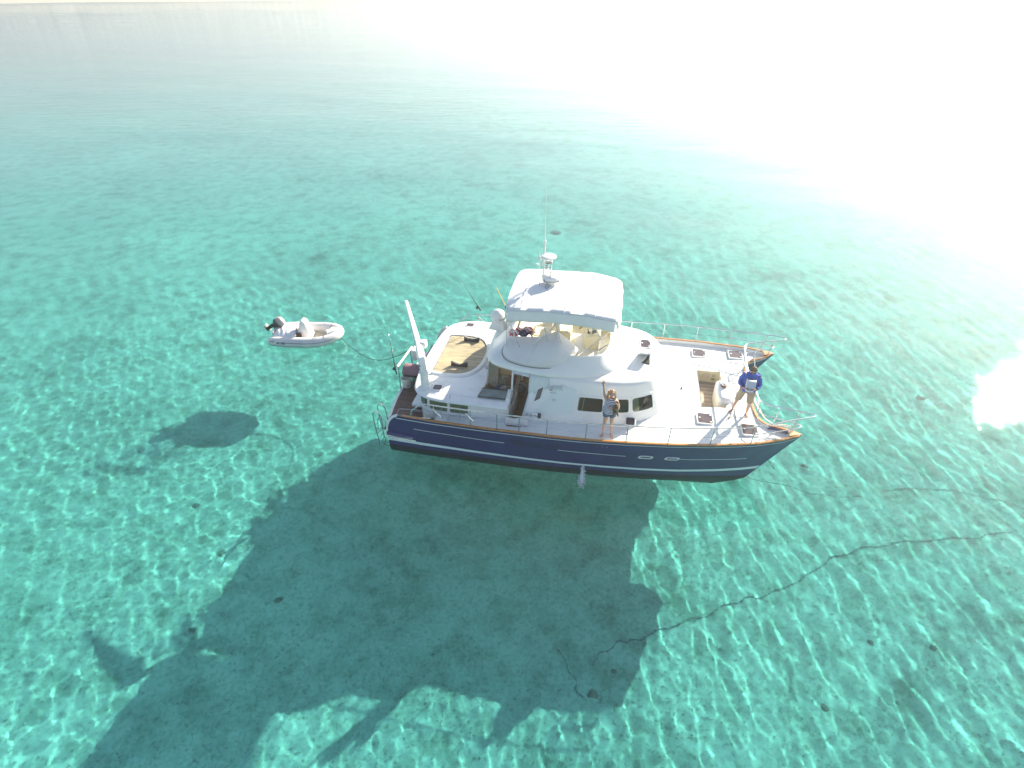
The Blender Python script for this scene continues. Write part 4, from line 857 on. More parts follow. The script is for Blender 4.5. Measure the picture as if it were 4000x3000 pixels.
# folded flag on the flybridge coaming
fg = at_boat('folded_flag', 'crumpled red and white striped flag with starry blue corner draped on the flybridge', 'flag', 3.62, -.30, 3.30)
RED, WHT, BLU = mat('flag_red', (.55, .04, .07), .8), mat('flag_white', (.74, .70, .70), .8), mat('flag_blue', (.03, .035, .10), .8)
NXF, NYF = 42, 26
def flag_pt(i, j):
    u, v = i / NXF, j / NYF; x = .02 + .80 * u + .05 * math.sin(v * 9 + u * 5); y = -.44 * v - .10 * math.sin(u * 6) + .05 * math.sin(u * 21 + v * 4) 
    pinch = 1 - .75 * math.exp(-((u - .04) / .14) ** 2); y = -.22 + (y + .22) * pinch
    return Vector((x, y, .10 + .055 * math.sin(u * 17 + v * 6) + .05 * math.sin(v * 13 - u * 4) - .20 * max(0, v - .7) ** 1 + .10 * math.sin(u * 3)))
for nm, mt_, cond in (('red_stripe', RED, lambda i, j: (j // 2) % 2 == 0 and not (i > 14 and j > 14)), ('white_stripe', WHT, lambda i, j: (j // 2) % 2 == 1 and not (i > 14 and j > 14)), ('blue_canton', BLU, lambda i, j: i > 14 and j > 14)):
    q = MB()
    for i in range(NXF):
        for j in range(NYF):
            if cond(i, j): q.add([flag_pt(i, j), flag_pt(i + 1, j), flag_pt(i + 1, j + 1), flag_pt(i, j + 1)], [(0, 1, 2, 3)])
    q.build(nm, mt_, fg, ang=180, dbl=True, kind='stuff')
q = MB()
for i in range(17, NXF, 4):
    for j in range(17, NYF, 3):
        c = flag_pt(i + (j % 2) * 2, j); n = (flag_pt(i + 1, j) - flag_pt(i, j)).cross(flag_pt(i, j + 1) - flag_pt(i, j)).normalized(); n = n if n.z > 0 else -n; a_ = (flag_pt(i + 1, j) - flag_pt(i, j)).normalized(); b_ = n.cross(a_)
        q.add([c + n * .004] + [c + n * .004 + (a_ * math.cos(t) + b_ * math.sin(t)) * (.022 if k % 2 == 0 else .009) for k, t in enumerate(np.linspace(0, 2 * math.pi, 11)[:-1])], [(0, k + 1, (k + 1) % 10 + 1) for k in range(10)])
q.build('stars', WHT, fg, kind='stuff', recalc=False)
# orange throw ring behind the sunshade valance
lr = at_boat('rescue_ring', 'small orange rescue ring hanging below the aft corner of the sunshade', 'life ring', 3.70, .78, 3.62)
MB().tube([(.0, .12 * math.cos(a), .12 * math.sin(a)) for a in np.linspace(0, 2 * math.pi, 21)[:-1]], .045, 8, closed=True).build('ring', mat('rescue_orange', (.75, .14, .05), .5), lr)
for a in (.6, 2.2, 3.8, 5.3): MB().tube([(.0, .12 * math.cos(a + d_), .12 * math.sin(a + d_)) for d_ in (-.12, .12)], .048, 8).build('white_band', WHT, lr)
# bags and clutter in the cockpit
def sack(name, label, cat, x, y, z, r, h, m, rz=0):
    t = at_boat(name, label, cat, x, y, z, rz); rings = []
    for k in range(9):
        v = k / 8; f = math.sin(math.pi * (.12 + .80 * v)) ** .7
        rings.append([(r * f * math.cos(a) * (1 + .13 * noise.noise(Vector((math.cos(a) * 1.5, math.sin(a) * 1.5, v * 3 + x)))), r * .8 * f * math.sin(a) * (1 + .13 * noise.noise(Vector((math.cos(a) * 1.5 + 4, math.sin(a) * 1.5, v * 3)))), h * v) for a in np.linspace(0, 2 * math.pi, 20, endpoint=False)])
    MB().loft(rings).build('body', m, t, ang=180); return t
tb_ = sack('tote_bag', 'big pale grey tote bag slumped on the cockpit floor', 'bag', 3.95, -.35, 1.0, .27, .36, mat('tote_grey', (.38, .36, .34), .8, var=.1, scale=6))
MB().tube(spline([(-.12, -.10, .32), (-.02, -.22, .42), (.10, -.20, .40), (.16, -.12, .30)], 5), .012, 6).build('handle', BLACK, tb_)
MB().tube(spline([(-.10, .08, .32), (.0, -.05, .46), (.12, .0, .38)], 5), .012, 6).build('handle', BLACK, tb_)
sack('backpack', 'dark red backpack on the cockpit seat beside the tote bag', 'backpack', 3.72, -.75, 1.5, .20, .26, mat('wine_red', (.16, .022, .03), .8, var=.2))
sack('jacket', 'dark brown and white jacket heaped on the cockpit seat', 'jacket', 3.50, -.60, 1.5, .24, .22, mat('jacket_brown', (.08, .045, .04), .9, col2=(.42, .38, .36), scale=9))
sack('duffel_bag', 'slate grey duffel bag behind the vinyl curtain on the cockpit seat', 'bag', 3.35, -1.05, 1.5, .28, .30, mat('slate', (.10, .10, .11), .8, var=.2))
sack('towel', 'rumpled orange towel against the vinyl side curtain', 'towel', 3.28, -1.48, 1.86, .12, .20, mat('towel_orange', (.60, .24, .13), .9))
sack('fender', 'blue float lying behind the vinyl side curtain', 'float', 3.46, -1.58, 1.82, .09, .22, mat('float_blue', (.08, .13, .42), .5))
sack('towel', 'white towel lying behind the vinyl side curtain beside the blue float', 'towel', 3.62, -1.56, 1.84, .12, .14, mat('towel_white', (.62, .58, .54), .9))
# black coil lying on the sun deck rim and blue grip on the ladder
cl = at_boat('black_line', 'short black looped line lying beside the teak sun deck', 'rope', 2.96, -.60, 2.055)
MB().tube(spline([(-.05, -.16, 0), (-.10, -.08, .01), (-.02, -.03, .012), (.05, .04, .012), (.09, .13, .01), (.0, .17, .008), (-.02, .08, .012), (.03, -.02, .02), (.02, -.12, .01), (-.05, -.16, 0)], 5), .010, 6).build('loop', BLACK, cl)
bl = at_boat('rope_coil', 'small navy blue rope coil beside the boarding ladder', 'rope', -.12, -2.25, .61)
q = MB()
for k in range(4): q.tube([(.07 * math.cos(a) + .02 * k, .09 * math.sin(a), .02 + .025 * k) for a in np.linspace(0, 2 * math.pi, 14)[:-1]], .016, 6, closed=True)
q.build('coil', mat('navy_rope', (.02, .03, .14), .8), bl, kind='stuff')
# boat hook handle / wash-down gun lying on the foredeck
wg = at_boat('deck_hook', 'chrome T handled deck hook with black grip lying near the barefoot man', 'hook', 10.78, -1.38, dz_(10.8) + .03)
MB().tube([(.06, .26, .06), (.18, .27, .06)], .016, 8).build('tee_handle', STEEL, wg)
MB().tube([(.12, .26, .05), (.10, .10, .03), (.04, -.02, .02)], .012, 8).build('shaft', STEEL, wg); MB().tube(spline([(.04, -.02, .02), (.0, -.12, .02), (-.10, -.20, .02)], 4), .020, 8).build('grip', BLACK, wg)

# ---------------------------------------------------------------- people
HAIRB = mat('blonde_hair', (.42, .25, .13), .55, var=.25, scale=14, stretch=(6, 6, 1)); HAIRD = mat('brown_hair', (.16, .09, .05), .6, var=.3, scale=12)
def body_mesh(t, J, E_, extra, name='body', m=SKIN):
    o = skin(name, J, E_, m, t, sub=2)
    return o
def add_to(o, q):
    bm = bmesh.new(); bm.from_mesh(o.data); me = bpy.data.meshes.new('x'); me.from_pydata(q.v, [], q.f); bm.from_mesh(me); bmesh.ops.recalc_face_normals(bm, faces=bm.faces[:]); bm.to_mesh(o.data); bm.free(); o.data.shade_smooth()
def head_geo(c, fwd, up, s=1.):
    """ellipsoid head with brow, nose, chin and ears"""
    f = Vector(fwd).normalized(); u = Vector(up).normalized(); u = (u - f * u.dot(f)).normalized(); l = u.cross(f); c = Vector(c); V = []; n, m_ = 28, 20
    for i in range(m_ + 1):
        ph = math.pi * i / m_
        for k in range(n):
            th = 2 * math.pi * k / n; d = Vector((math.sin(ph) * math.cos(th), math.sin(ph) * math.sin(th), math.cos(ph)))
            fx, ly, uz = d.x * .098, d.y * .076, d.z * .118
            if uz < 0: ly *= 1 - .28 * (-d.z) ** 1.5; fx *= 1 - .10 * (-d.z)
            if d.x > 0:
                fx += .024 * math.exp(-(d.y / .13) ** 2 - ((d.z + .12) / .16) ** 2)              # nose
                fx -= .010 * math.exp(-((abs(d.y) - .36) / .16) ** 2 - ((d.z - .04) / .14) ** 2)  # eye sockets
                fx += .008 * math.exp(-(d.y / .5) ** 2 - ((d.z - .22) / .10) ** 2)               # brow
                fx += .010 * math.exp(-(d.y / .25) ** 2 - ((d.z + .80) / .16) ** 2)              # chin
                fx += .006 * math.exp(-(d.y / .22) ** 2 - ((d.z + .46) / .07) ** 2)              # lips
            ly += math.copysign(.014, d.y) * math.exp(-((abs(d.y) - 1) / .10) ** 2 - ((d.z + .02) / .18) ** 2 - ((d.x + .02) / .22) ** 2)  # ears
            V.append(c + (f * fx + l * ly + u * uz) * s)
    q = MB().add(V, [(i * n + k, i * n + (k + 1) % n, (i + 1) * n + (k + 1) % n, (i + 1) * n + k) for i in range(m_) for k in range(n)])
    return q, f, l, u, c
def face_parts(t, H, s=1., glasses=False):
    q, f, l, u, c = H
    for sg in (-1, 1):
        e = c + (f * .092 + l * .030 * sg + u * .006) * s
        MB().lathe([(0, -.004), (.011, -.002), (.011, .002), (0, .005)], e, 10, Vector((0, 0, 1)).rotation_difference(f)).build('eye', mat('eye_dark', (.04, .03, .03), .3), t)
        MB().tube([c + (f * .097 + l * x * sg + u * .030) * s for x in (.014, .030, .046)], .004, 5).build('eyebrow', HAIRD, t)
        if glasses: MB().lathe([(0, 0), (.024, 0), (.026, .003), (.024, .005), (0, .005)], e + f * .014 * s, 14, Vector((0, 0, 1)).rotation_difference(f)).build('lens', BLACK, t)
    MB().tube([c + (f * (.103 - .010 * abs(x / .02) ) + l * x - u * .055) * s for x in (-.022, -.01, 0, .01, .022)], .0045, 5).build('mouth', mat('lips', (.42, .15, .13), .5), t)
def hand(t, wrist, d, palm_n, curl=.5, thumb=1, s=1., name='hand'):
    """palm + four unequal bent fingers + thumb from the side of the palm"""
    w = Vector(wrist); d = Vector(d).normalized(); n = Vector(palm_n).normalized(); n = (n - d * n.dot(d)).normalized(); sd = d.cross(n)
    q = MB(); rings = []
    for k, (a, hw, ht) in enumerate(((-.02, .024, .020), (.02, .034, .018), (.055, .041, .016), (.085, .041, .013))):
        rings.append([w + (d * a + sd * (math.cos(t_) * hw) + n * (math.sin(t_) * ht)) * s for t_ in np.linspace(0, 2 * math.pi, 12, endpoint=False)])
    q.loft(rings)
    for i, (off, L_) in enumerate(((-.031, .058), (-.011, .072), (.010, .078), (.030, .070))):
        p = w + (d * .078 + sd * off) * s; P = [p]; a = 0
        for seg, fr_a in ((.45, .35), (.32, .8), (.23, .7)):
            a += curl * fr_a; P.append(P[-1] + (d * math.cos(a) + n * math.sin(a)) * L_ * seg * 1.05 * s)
        q.tube(P, [.0095 * s, .009 * s, .008 * s, .0065 * s], 7)
    b_ = w + (d * .025 - sd * .030 * thumb) * s; P = [b_, b_ + (d * .022 - sd * .022 * thumb + n * .006) * s, b_ + (d * .050 - sd * .028 * thumb + n * .020) * s, b_ + (d * .066 - sd * .020 * thumb + n * .032) * s]
    q.tube(P, [.013 * s, .012 * s, .010 * s, .008 * s], 7)
    return q.build(name, SKIN, t, ang=180)
def foot(P, d, s=1.):
    d = Vector(d).normalized(); sd = Vector((-d.y, d.x, 0)); q = MB(); P = Vector(P); rings = []
    for a, w_, h_ in ((-.07, .026, .035), (-.045, .034, .055), (.02, .038, .055), (.08, .045, .036), (.13, .046, .024)):
        rings.append([P + (d * a + sd * math.cos(t_) * w_ + Vector((0, 0, h_ * .5 + math.sin(t_) * h_ * .5))) * s for t_ in np.linspace(0, 2 * math.pi, 12, endpoint=False)])
    q.loft(rings)
    for i, (o_, L_) in enumerate(((-.034, .045), (-.015, .036), (.002, .033), (.018, .028), (.034, .022))): q.tube([P + (d * .12 + sd * o_) * s + Vector((0, 0, .013)), P + (d * (.135 + L_) + sd * o_) * s + Vector((0, 0, .010))], [(.013 if i == 0 else .010) * s, (.011 if i == 0 else .008) * s], 7)
    return q
# --- the woman on the side deck
wp = B2W(7.08, -2.76, dz_(7.1) + .004)
wo = thing('person', 'barefoot fair haired woman in striped top waving on the side deck, small dog in arm', 'person', wp, math.atan2(-wp.y, -wp.x) + R(4))
J = [((0, 0, .88), .135, .105), ((0, 0, 1.02), .115, .095), ((.01, 0, 1.20), .135, .10), ((.0, 0, 1.32), .12, .085), ((0, 0, 1.395), .045, .045), ((.02, 0, 1.46), .045, .045),
     ((0, -.15, 1.325), .052), ((.02, -.215, 1.50), .042), ((.03, -.23, 1.64), .033), ((.05, -.255, 1.80), .027), ((.06, -.265, 1.86), .023),
     ((0, .15, 1.32), .052), ((.03, .235, 1.13), .042), ((.12, .22, 1.06), .036), ((.21, .10, 1.13), .027), ((.22, .05, 1.15), .023),
     ((0, -.085, .84), .100), ((.02, -.10, .62), .075), ((.025, -.115, .44), .052), ((-.01, -.125, .28), .048), ((-.01, -.13, .09), .030), ((.0, -.13, .04), .028),
     ((0, .085, .84), .100), ((.02, .09, .62), .075), ((.025, .10, .44), .052), ((-.01, .105, .28), .048), ((-.01, .11, .09), .030), ((.0, .11, .04), .028)]
E_ = [(0, 1), (1, 2), (2, 3), (3, 4), (4, 5), (3, 6), (6, 7), (7, 8), (8, 9), (9, 10), (3, 11), (11, 12), (12, 13), (13, 14), (14, 15), (0, 16), (16, 17), (17, 18), (18, 19), (19, 20), (20, 21), (0, 22), (22, 23), (23, 24), (24, 25), (25, 26), (26, 27)]
bd = body_mesh(wo, J, E_, None)
Hh = head_geo((.035, 0, 1.555), (.86, .06, .45), (0, 0, 1), .96); add_to(bd, Hh[0])
for p_, d_ in (((.01, -.13, 0), (1, -.35, 0)), ((.01, .11, 0), (1, .25, 0))): add_to(bd, foot(p_, d_, .92))
face_parts(wo, Hh, .96)
hand(wo, (.062, -.266, 1.87), (.12, -.06, 1), (1, .1, 0), .35, 1, .95)
hand(wo, (.22, .05, 1.15), (.25, -1, .25), (-1, 0, .3), .9, -1, .95)
MB().tube([(.060 + .03 * math.cos(a), -.262 + .03 * math.sin(a), 1.845) for a in np.linspace(0, 6.28, 15)[:-1]], .007, 6, closed=True).build('bracelet', mat('bracelet', (.20, .13, .09), .4), wo)
# hair: crown shell and long locks falling on the shoulders
q, f_, l_, u_, c_ = Hh; hb_ = MB(); rings = []
for i in range(9):
    ph = R(4 + i * 13); ring_ = []
    for k in range(25):
        th = R(48) + R(264) * k / 24 if i > 3 else R(20) + R(320) * k / 24
        ring_.append(c_ + (f_ * (math.sin(ph) * math.cos(th) * .108 - .006) + l_ * math.sin(ph) * math.sin(th) * .090 + u_ * math.cos(ph) * .128))
    rings.append(ring_)
hb_.loft(rings, closed=False, cap0=False, cap1=False); hr = hb_.build('hair', HAIRB, wo, ang=180, solid=.012)
for sg in (-1, 1):
    for k in range(7):
        a0 = Vector((.045 - .02 * k, sg * (.070 + .003 * k), 1.60)); MB().tube(spline([a0, a0 + Vector((.015, sg * .022, -.10)), a0 + Vector((.035 + .004 * k, sg * (.028 + .006 * (k % 3)), -.22)), a0 + Vector((.05, sg * (.01 + .012 * (k % 4)), -.33 + .02 * (k % 3)))], 3), [.016] * 4 + [.018] * 3 + [.014, .010, .005], 6).build('lock', HAIRB, hr)
# loose striped top
def stripes(name, c1, c2, sc_, wob=2.):
    m = bpy.data.materials.new(name); m.use_nodes = True; nt = m.node_tree; b = nt.nodes['Principled BSDF']; b.inputs['Roughness'].default_value = .9
    tc = nt.nodes.new('ShaderNodeTexCoord'); w_ = nt.nodes.new('ShaderNodeTexWave'); w_.bands_direction = 'Z'; w_.inputs['Scale'].default_value = sc_; w_.inputs['Distortion'].default_value = wob; w_.inputs['Detail'].default_value = 1
    r_ = nt.nodes.new('ShaderNodeValToRGB'); r_.color_ramp.elements[0].position = .42; r_.color_ramp.elements[1].position = .52; r_.color_ramp.elements[0].color = (*c1, 1); r_.color_ramp.elements[1].color = (*c2, 1)
    nt.links.new(tc.outputs['Object'], w_.inputs[0]); nt.links.new(w_.outputs[1], r_.inputs[0]); nt.links.new(r_.outputs[0], b.inputs[0]); return m
def garment(t, name, prof, m, n=36, wr=.012, cy=0, cx=0, close=True):
    """prof = [(z, rx, ry)] draped round the body axis"""
    rings = [[(cx + rx * math.cos(a) * (1 + wr / rx * math.sin(a * 7 + z * 21)), cy + ry * math.sin(a) * (1 + wr / ry * math.sin(a * 5 + z * 17)), z + .008 * math.sin(a * 3 + z * 9)) for a in np.linspace(0, 2 * math.pi, n, endpoint=False)] for z, rx, ry in prof]
    return MB().loft(rings, cap0=False, cap1=False).build(name, m, t, ang=180)
tp = garment(wo, 'striped_top', [(.86, .155, .205), (.92, .165, .220), (1.02, .150, .205), (1.14, .145, .185), (1.24, .145, .175), (1.33, .115, .160), (1.375, .080, .120), (1.385, .07, .10)], stripes('navy_white_stripes', (.06, .08, .22), (.66, .66, .70), 6.5, 2.5), wr=.010)
garment(wo, 'shorts', [(.74, .125, .105), (.82, .125, .115), (.90, .130, .125)], mat('denim', (.07, .12, .19), .9, var=.2, scale=20), cy=-.09, wr=.004); garment(wo, 'shorts', [(.74, .125, .105), (.82, .125, .115), (.90, .130, .125)], MATS['denim'], cy=.09, wr=.004)
garment(wo, 'waistband', [(.84, .135, .165), (.90, .135, .180), (.98, .120, .150)], MATS['denim'], wr=.003)
# the small dog in her arm: its own thing
dg_ = thing('dog', 'small dark brown and tan dog held against the chest of the waving woman', 'dog', wp, wo.rotation_euler.z)
FUR = mat('dog_fur', (.05, .035, .025), .95, col2=(.26, .17, .10), scale=16, bump=.6, bscale=90)
skin('body', [((.20, .16, 1.02), .070), ((.21, .15, 1.14), .080), ((.22, .14, 1.25), .062), ((.25, .15, 1.33), .058), ((.32, .17, 1.31), .028), ((.26, .10, 1.00), .024), ((.30, .08, .94), .017), ((.25, .21, 1.00), .024), ((.29, .23, .93), .017), ((.27, .09, 1.18), .024), ((.32, .06, 1.15), .016), ((.17, .20, .95), .018), ((.15, .26, .88), .010)],
     [(0, 1), (1, 2), (2, 3), (3, 4), (0, 5), (5, 6), (0, 7), (7, 8), (2, 9), (9, 10), (0, 11), (11, 12)], FUR, dg_, 2)
for sg in (-1, 1): MB().loft([[(.235, .15 + sg * .030, 1.37), (.255, .15 + sg * .058, 1.37), (.262, .15 + sg * .045, 1.36)], [(.228, .15 + sg * .055, 1.425), (.236, .15 + sg * .063, 1.425), (.240, .15 + sg * .058, 1.42)]]).build('ear', FUR, dg_)
MB().lathe([(0, -.01), (.012, 0), (0, .012)], (.350, .178, 1.315), 8).build('nose', BLACK, dg_)
for sg in (-1, 1): MB().lathe([(0, -.006), (.007, 0), (0, .006)], (.300, .155 + sg * .025, 1.35), 8).build('eye', BLACK, dg_)
# --- the man on the foredeck
mp = B2W(11.14, -1.20, dz_(11.1) + .012)
ma = thing('person', 'barefoot man in blue shirt and khaki shorts at the bow looking down', 'person', mp, math.atan2(-mp.y, -mp.x) + R(6))
J = [((0, .02, .95), .150, .115), ((.0, .02, 1.10), .150, .12), ((.01, .02, 1.28), .165, .12), ((.0, .02, 1.44), .150, .10), ((.02, .02, 1.52), .055), ((.05, .02, 1.58), .055),
     ((0, -.19, 1.43), .068), ((-.03, -.265, 1.22), .052), ((.02, -.27, 1.12), .048), ((.22, -.19, 1.10), .036), ((.28, -.14, 1.11), .030),
     ((0, .23, 1.43), .068), ((-.03, .295, 1.22), .052), ((.02, .30, 1.12), .048), ((.22, .22, 1.10), .036), ((.28, .17, 1.11), .030),
     ((0, -.10, .88), .105), ((-.01, -.16, .66), .080), ((-.02, -.20, .48), .058), ((-.06, -.235, .30), .056), ((-.09, -.265, .10), .035), ((-.09, -.265, .05), .032),
     ((0, .14, .88), .105), ((.03, .15, .66), .080), ((.05, .15, .48), .058), ((.03, .15, .30), .056), ((.02, .15, .10), .035), ((.02, .15, .05), .032)]
bd = body_mesh(ma, J, E_, None)
Hh = head_geo((.085, .02, 1.655), (.80, -.10, -.42), (.2, 0, 1), 1.03); add_to(bd, Hh[0])
for p_, d_ in (((-.08, -.265, 0), (1, -.6, 0)), ((.03, .15, 0), (1, .12, 0))): add_to(bd, foot(p_, d_, 1.05))
face_parts(ma, Hh, 1.03, True)
hand(ma, (.28, -.14, 1.11), (.8, .5, .15), (-.2, .6, .8), .9, -1, 1.05); hand(ma, (.28, .17, 1.11), (.8, -.5, .15), (-.2, -.6, .8), .9, 1, 1.05)
q, f_, l_, u_, c_ = Hh; hb_ = MB(); rings = []
for i in range(8):
    ph = R(3 + i * 14); ring_ = []
    for k in range(29):
        th = (R(62) + R(236) * k / 28) if i > 4 else R(4) + R(352) * k / 28; rr_ = 1 + .05 * noise.noise(Vector((th * 2, ph * 3, 1)))
        ring_.append(c_ + (f_ * (math.sin(ph) * math.cos(th) * .112 * rr_ - .008) + l_ * math.sin(ph) * math.sin(th) * .090 * rr_ + u_ * (math.cos(ph) * .132 * rr_)))
    rings.append(ring_)
hr = hb_.loft(rings, closed=False, cap0=False, cap1=False).build('hair', HAIRD, ma, ang=180, solid=.012)
for k in range(70):
    a = random.uniform(0, 6.28); ph = math.acos(random.uniform(.25, 1)); p = c_ + (f_ * (math.sin(ph) * math.cos(a) * .112 - .008) + l_ * math.sin(ph) * math.sin(a) * .090 + u_ * math.cos(ph) * .132); d_ = (p - c_).normalized(); s_ = d_.cross(Vector((random.uniform(-1, 1), random.uniform(-1, 1), .3))).normalized()
    if k < 40: MB().tube([p, p + d_ * .014 + s_ * .02, p + d_ * .010 + s_ * .045], [.010, .008, .002], 5).build('tuft', HAIRD, hr)
SH = mat('blue_shirt', (.055, .11, .46), .85, var=.12, scale=5, bump=.4, bscale=8)
garment(ma, 'shirt', [(.90, .170, .235), (.98, .178, .245), (1.10, .165, .228), (1.24, .160, .222), (1.38, .150, .228), (1.46, .125, .210), (1.51, .095, .130), (1.54, .075, .085)], SH, cy=.02, wr=.012)
for sg in (-1, 1):
    cy = .02; P = [(0, cy + sg * .17, 1.45), (-.01, cy + sg * .225, 1.36), (-.03, cy + sg * .265, 1.24), (.0, cy + sg * .285, 1.13), (.10, cy + sg * .25, 1.105), (.21, cy + sg * .19, 1.11)]
    MB().tube(spline(P, 3), [.075] * 3 + [.072] * 3 + [.066] * 3 + [.060] * 3 + [.052] * 3 + [.046], 12).build('sleeve', SH, ma, ang=180)
    MB().lathe([(.052, 0), (.055, .02), (.052, .03)], (.205, cy + sg * .195, 1.11), 12, Vector((0, 0, 1)).rotation_difference(Vector((.8, -sg * .5, 0)))).build('cuff', mat('dark_cuff', (.03, .04, .12), .8), ma)
    MB().loft([[(.06, cy + sg * .01, 1.50), (.10, cy + sg * .05, 1.46), (.03, cy + sg * .09, 1.53)], [(.055, cy + sg * .012, 1.525), (.085, cy + sg * .055, 1.49), (.02, cy + sg * .085, 1.55)]]).build('collar', SH, ma)
KH = mat('khaki', (.40, .31, .22), .9, var=.1, scale=7, bump=.3, bscale=9)
for cy0, cy1, x1 in ((-.09, -.19, -.02), (.13, .155, .045)):
    rings = []
    for k in range(7):
        v = k / 6; z_ = .97 - .47 * v; cx_, cyy = x1 * v, cy0 + (cy1 - cy0) * v; rr_ = .135 - .025 * v
        rings.append([(cx_ + rr_ * math.cos(a) * (1 + .05 * math.sin(5 * a + v * 6)), cyy + rr_ * .93 * math.sin(a) * (1 + .05 * math.sin(4 * a)), z_ + .01 * math.sin(2 * a)) for a in np.linspace(0, 2 * math.pi, 20, endpoint=False)])
    MB().loft(rings, cap0=False, cap1=False).build('shorts_leg', KH, ma, ang=180)
garment(ma, 'shorts_seat', [(.84, .150, .19), (.92, .155, .20), (1.0, .145, .18)], KH, cy=.02, wr=.004)
# the controller with its sun hood: held, so its own thing
ct = thing('drone_controller', 'white drone controller with grey sun hood held by the man at the bow', 'remote control', mp, ma.rotation_euler.z)
MB().loft([[(.26, -.11, 1.09), (.40, -.09, 1.09), (.44, .02, 1.085), (.40, .13, 1.09), (.26, .15, 1.09)], [(.255, -.115, 1.125), (.405, -.095, 1.13), (.45, .02, 1.125), (.405, .135, 1.13), (.255, .155, 1.125)]]).build('body', WHITEPL, ct, bevel=.012)
for sg in (-1, 1): MB().tube([(.34, .02 + sg * .06, 1.12), (.335, .02 + sg * .06, 1.155)], [.016, .008], 8).build('stick', BLACK, ct); 
hood = MB(); w2, d2 = .125, .17
hood.add([(.30, .02 - w2, 1.16), (.30, .02 + w2, 1.16), (.20, .02 + w2, 1.40), (.20, .02 - w2, 1.40), (.42, .02 - w2, 1.24), (.42, .02 + w2, 1.24), (.34, .02 + w2, 1.42), (.34, .02 - w2, 1.42)], [(0, 4, 7, 3), (1, 2, 6, 5), (3, 7, 6, 2), (4, 5, 6, 7), (0, 1, 5, 4)])
hood.build('sun_hood', mat('hood_grey', (.52, .54, .62), .6), ct, solid=.004); MB().loft([[(.295, .02 - w2, 1.155), (.295, .02 + w2, 1.155), (.195, .02 + w2, 1.41), (.195, .02 - w2, 1.41)], [(.31, .02 - w2, 1.16), (.31, .02 + w2, 1.16), (.21, .02 + w2, 1.41), (.21, .02 - w2, 1.41)]]).build('tablet', BLACK, ct, bevel=.004)
for sg in (-1, 1): MB().tube([(.425, .02 + sg * (w2 + .002), 1.24), (.345, .02 + sg * (w2 + .002), 1.425), (.20, .02 + sg * (w2 + .002), 1.41), (.30, .02 + sg * (w2 + .002), 1.155)], .007, 6).build('hood_edge', WHITEPL, ct)
MB().tube([(.345, .02 - w2, 1.425), (.345, .02 + w2, 1.425)], .007, 6).build('hood_edge', WHITEPL, ct); MB().tube([(.425, .02 - w2, 1.24), (.425, .02 + w2, 1.24)], .007, 6).build('hood_edge', WHITEPL, ct)
# ---------------------------------------------------------------- the dinghy astern
DW = Vector((-8.68, 22.08, .02)); DRZ = R(-5.5)
dn = thing('inflatable_dinghy', 'pale grey inflatable dinghy with tilted outboard and white canvas covers, tied astern of the yacht', 'dinghy', DW, DRZ)
half_ = [(-1.58, .60, .22, .03), (-1.50, .605, .22, .13), (-1.30, .62, .23, .20), (-.8, .655, .24, .225), (0, .67, .26, .225), (.55, .64, .29, .22), (.95, .52, .34, .21), (1.22, .30, .39, .20), (1.31, .10, .41, .195), (1.32, 0, .41, .195)]
pts = [(x, -y, z) for x, y, z, r in half_] + [(x, y, z) for x, y, z, r in reversed(half_[:-1])]; rad = [h[3] for h in half_] + [h[3] for h in reversed(half_[:-1])]
sp = spline(pts, 4); rr_ = [float(np.interp(i / 4, range(len(rad)), rad)) for i in range(len(sp))]
tb = MB().tube(sp, rr_, 20).build('tube', PVCL, dn, ang=60)
for s in (-1, 1):
    def on_tube(x, a, off=.004):   # a: angle around the tube from outboard, up positive
        hx = [h[0] for h in half_]; y = float(np.interp(x, hx, [h[1] for h in half_])); z = float(np.interp(x, hx, [h[2] for h in half_])); r = float(np.interp(x, hx, [h[3] for h in half_])) + off
        dy = float(np.interp(x + .03, hx, [h[1] for h in half_])) - float(np.interp(x - .03, hx, [h[1] for h in half_])); t = Vector((.06, dy, 0)).normalized(); n = Vector((-t.y, t.x, 0))
        return Vector((x, s * y, z)) + Vector((n.x * math.cos(a) * r, s * n.y * math.cos(a) * r, math.sin(a) * r))
    MB().grid([[on_tube(x, R(a)) for x in np.linspace(-1.52, 1.16, 30)] for a in (-38, -10, 20, 44)]).build('side_panel', PVC, tb, ang=180)
    for a in (17, -22): MB().tube([on_tube(x, R(a), .010) for x in np.linspace(-.75 if a > 0 else -1.5, 1.12, 26)], .012 if a > 0 else .008, 6).build('grey_line', PVCD, tb)
    MB().grid([[on_tube(x + .04 * k, R(a), .008) for x in np.linspace(-1.10, -.72, 8)] for k, a in ((0, 24), (1, 4))]).build('name_plate', PVCD, tb)
    P = on_tube(-.90, R(14), .012); tt = text('lettering', 'AB', .085, WHITEPL, (0, 0, 0), (0, 0, 0), None); dg = bpy.context.evaluated_depsgraph_get(); lm = bpy.data.meshes.new_from_object(tt.evaluated_get(dg)); bpy.data.objects.remove(tt)
    lm.transform(Matrix.Translation(P) @ Matrix.Rotation(R(2) if s < 0 else R(178), 4, 'Z') @ Matrix.Rotation(R(78), 4, 'X')); lm.materials.clear(); lm.materials.append(WHITEPL); lo_ = bpy.data.objects.new('lettering', lm); COL.objects.link(lo_); lo_.parent = tb
    MB().tube([on_tube(-1.36, R(16), .01), on_tube(-1.36, R(30), .03), on_tube(-1.22, R(30), .03), on_tube(-1.22, R(16), .01)], .012, 6).build('lifting_handle', PVCD, tb)
    MB().tube(spline([on_tube(.45, R(80), .005), on_tube(.52, R(85), .03), on_tube(.60, R(80), .005)], 4), .010, 6).build('carry_handle', PVC, tb)
    MB().tube([on_tube(.88, R(a), .006) for a in range(60, 200, 14)], .010, 6).build('seam_band', mat('band_brown', (.10, .06, .05), .7), tb)
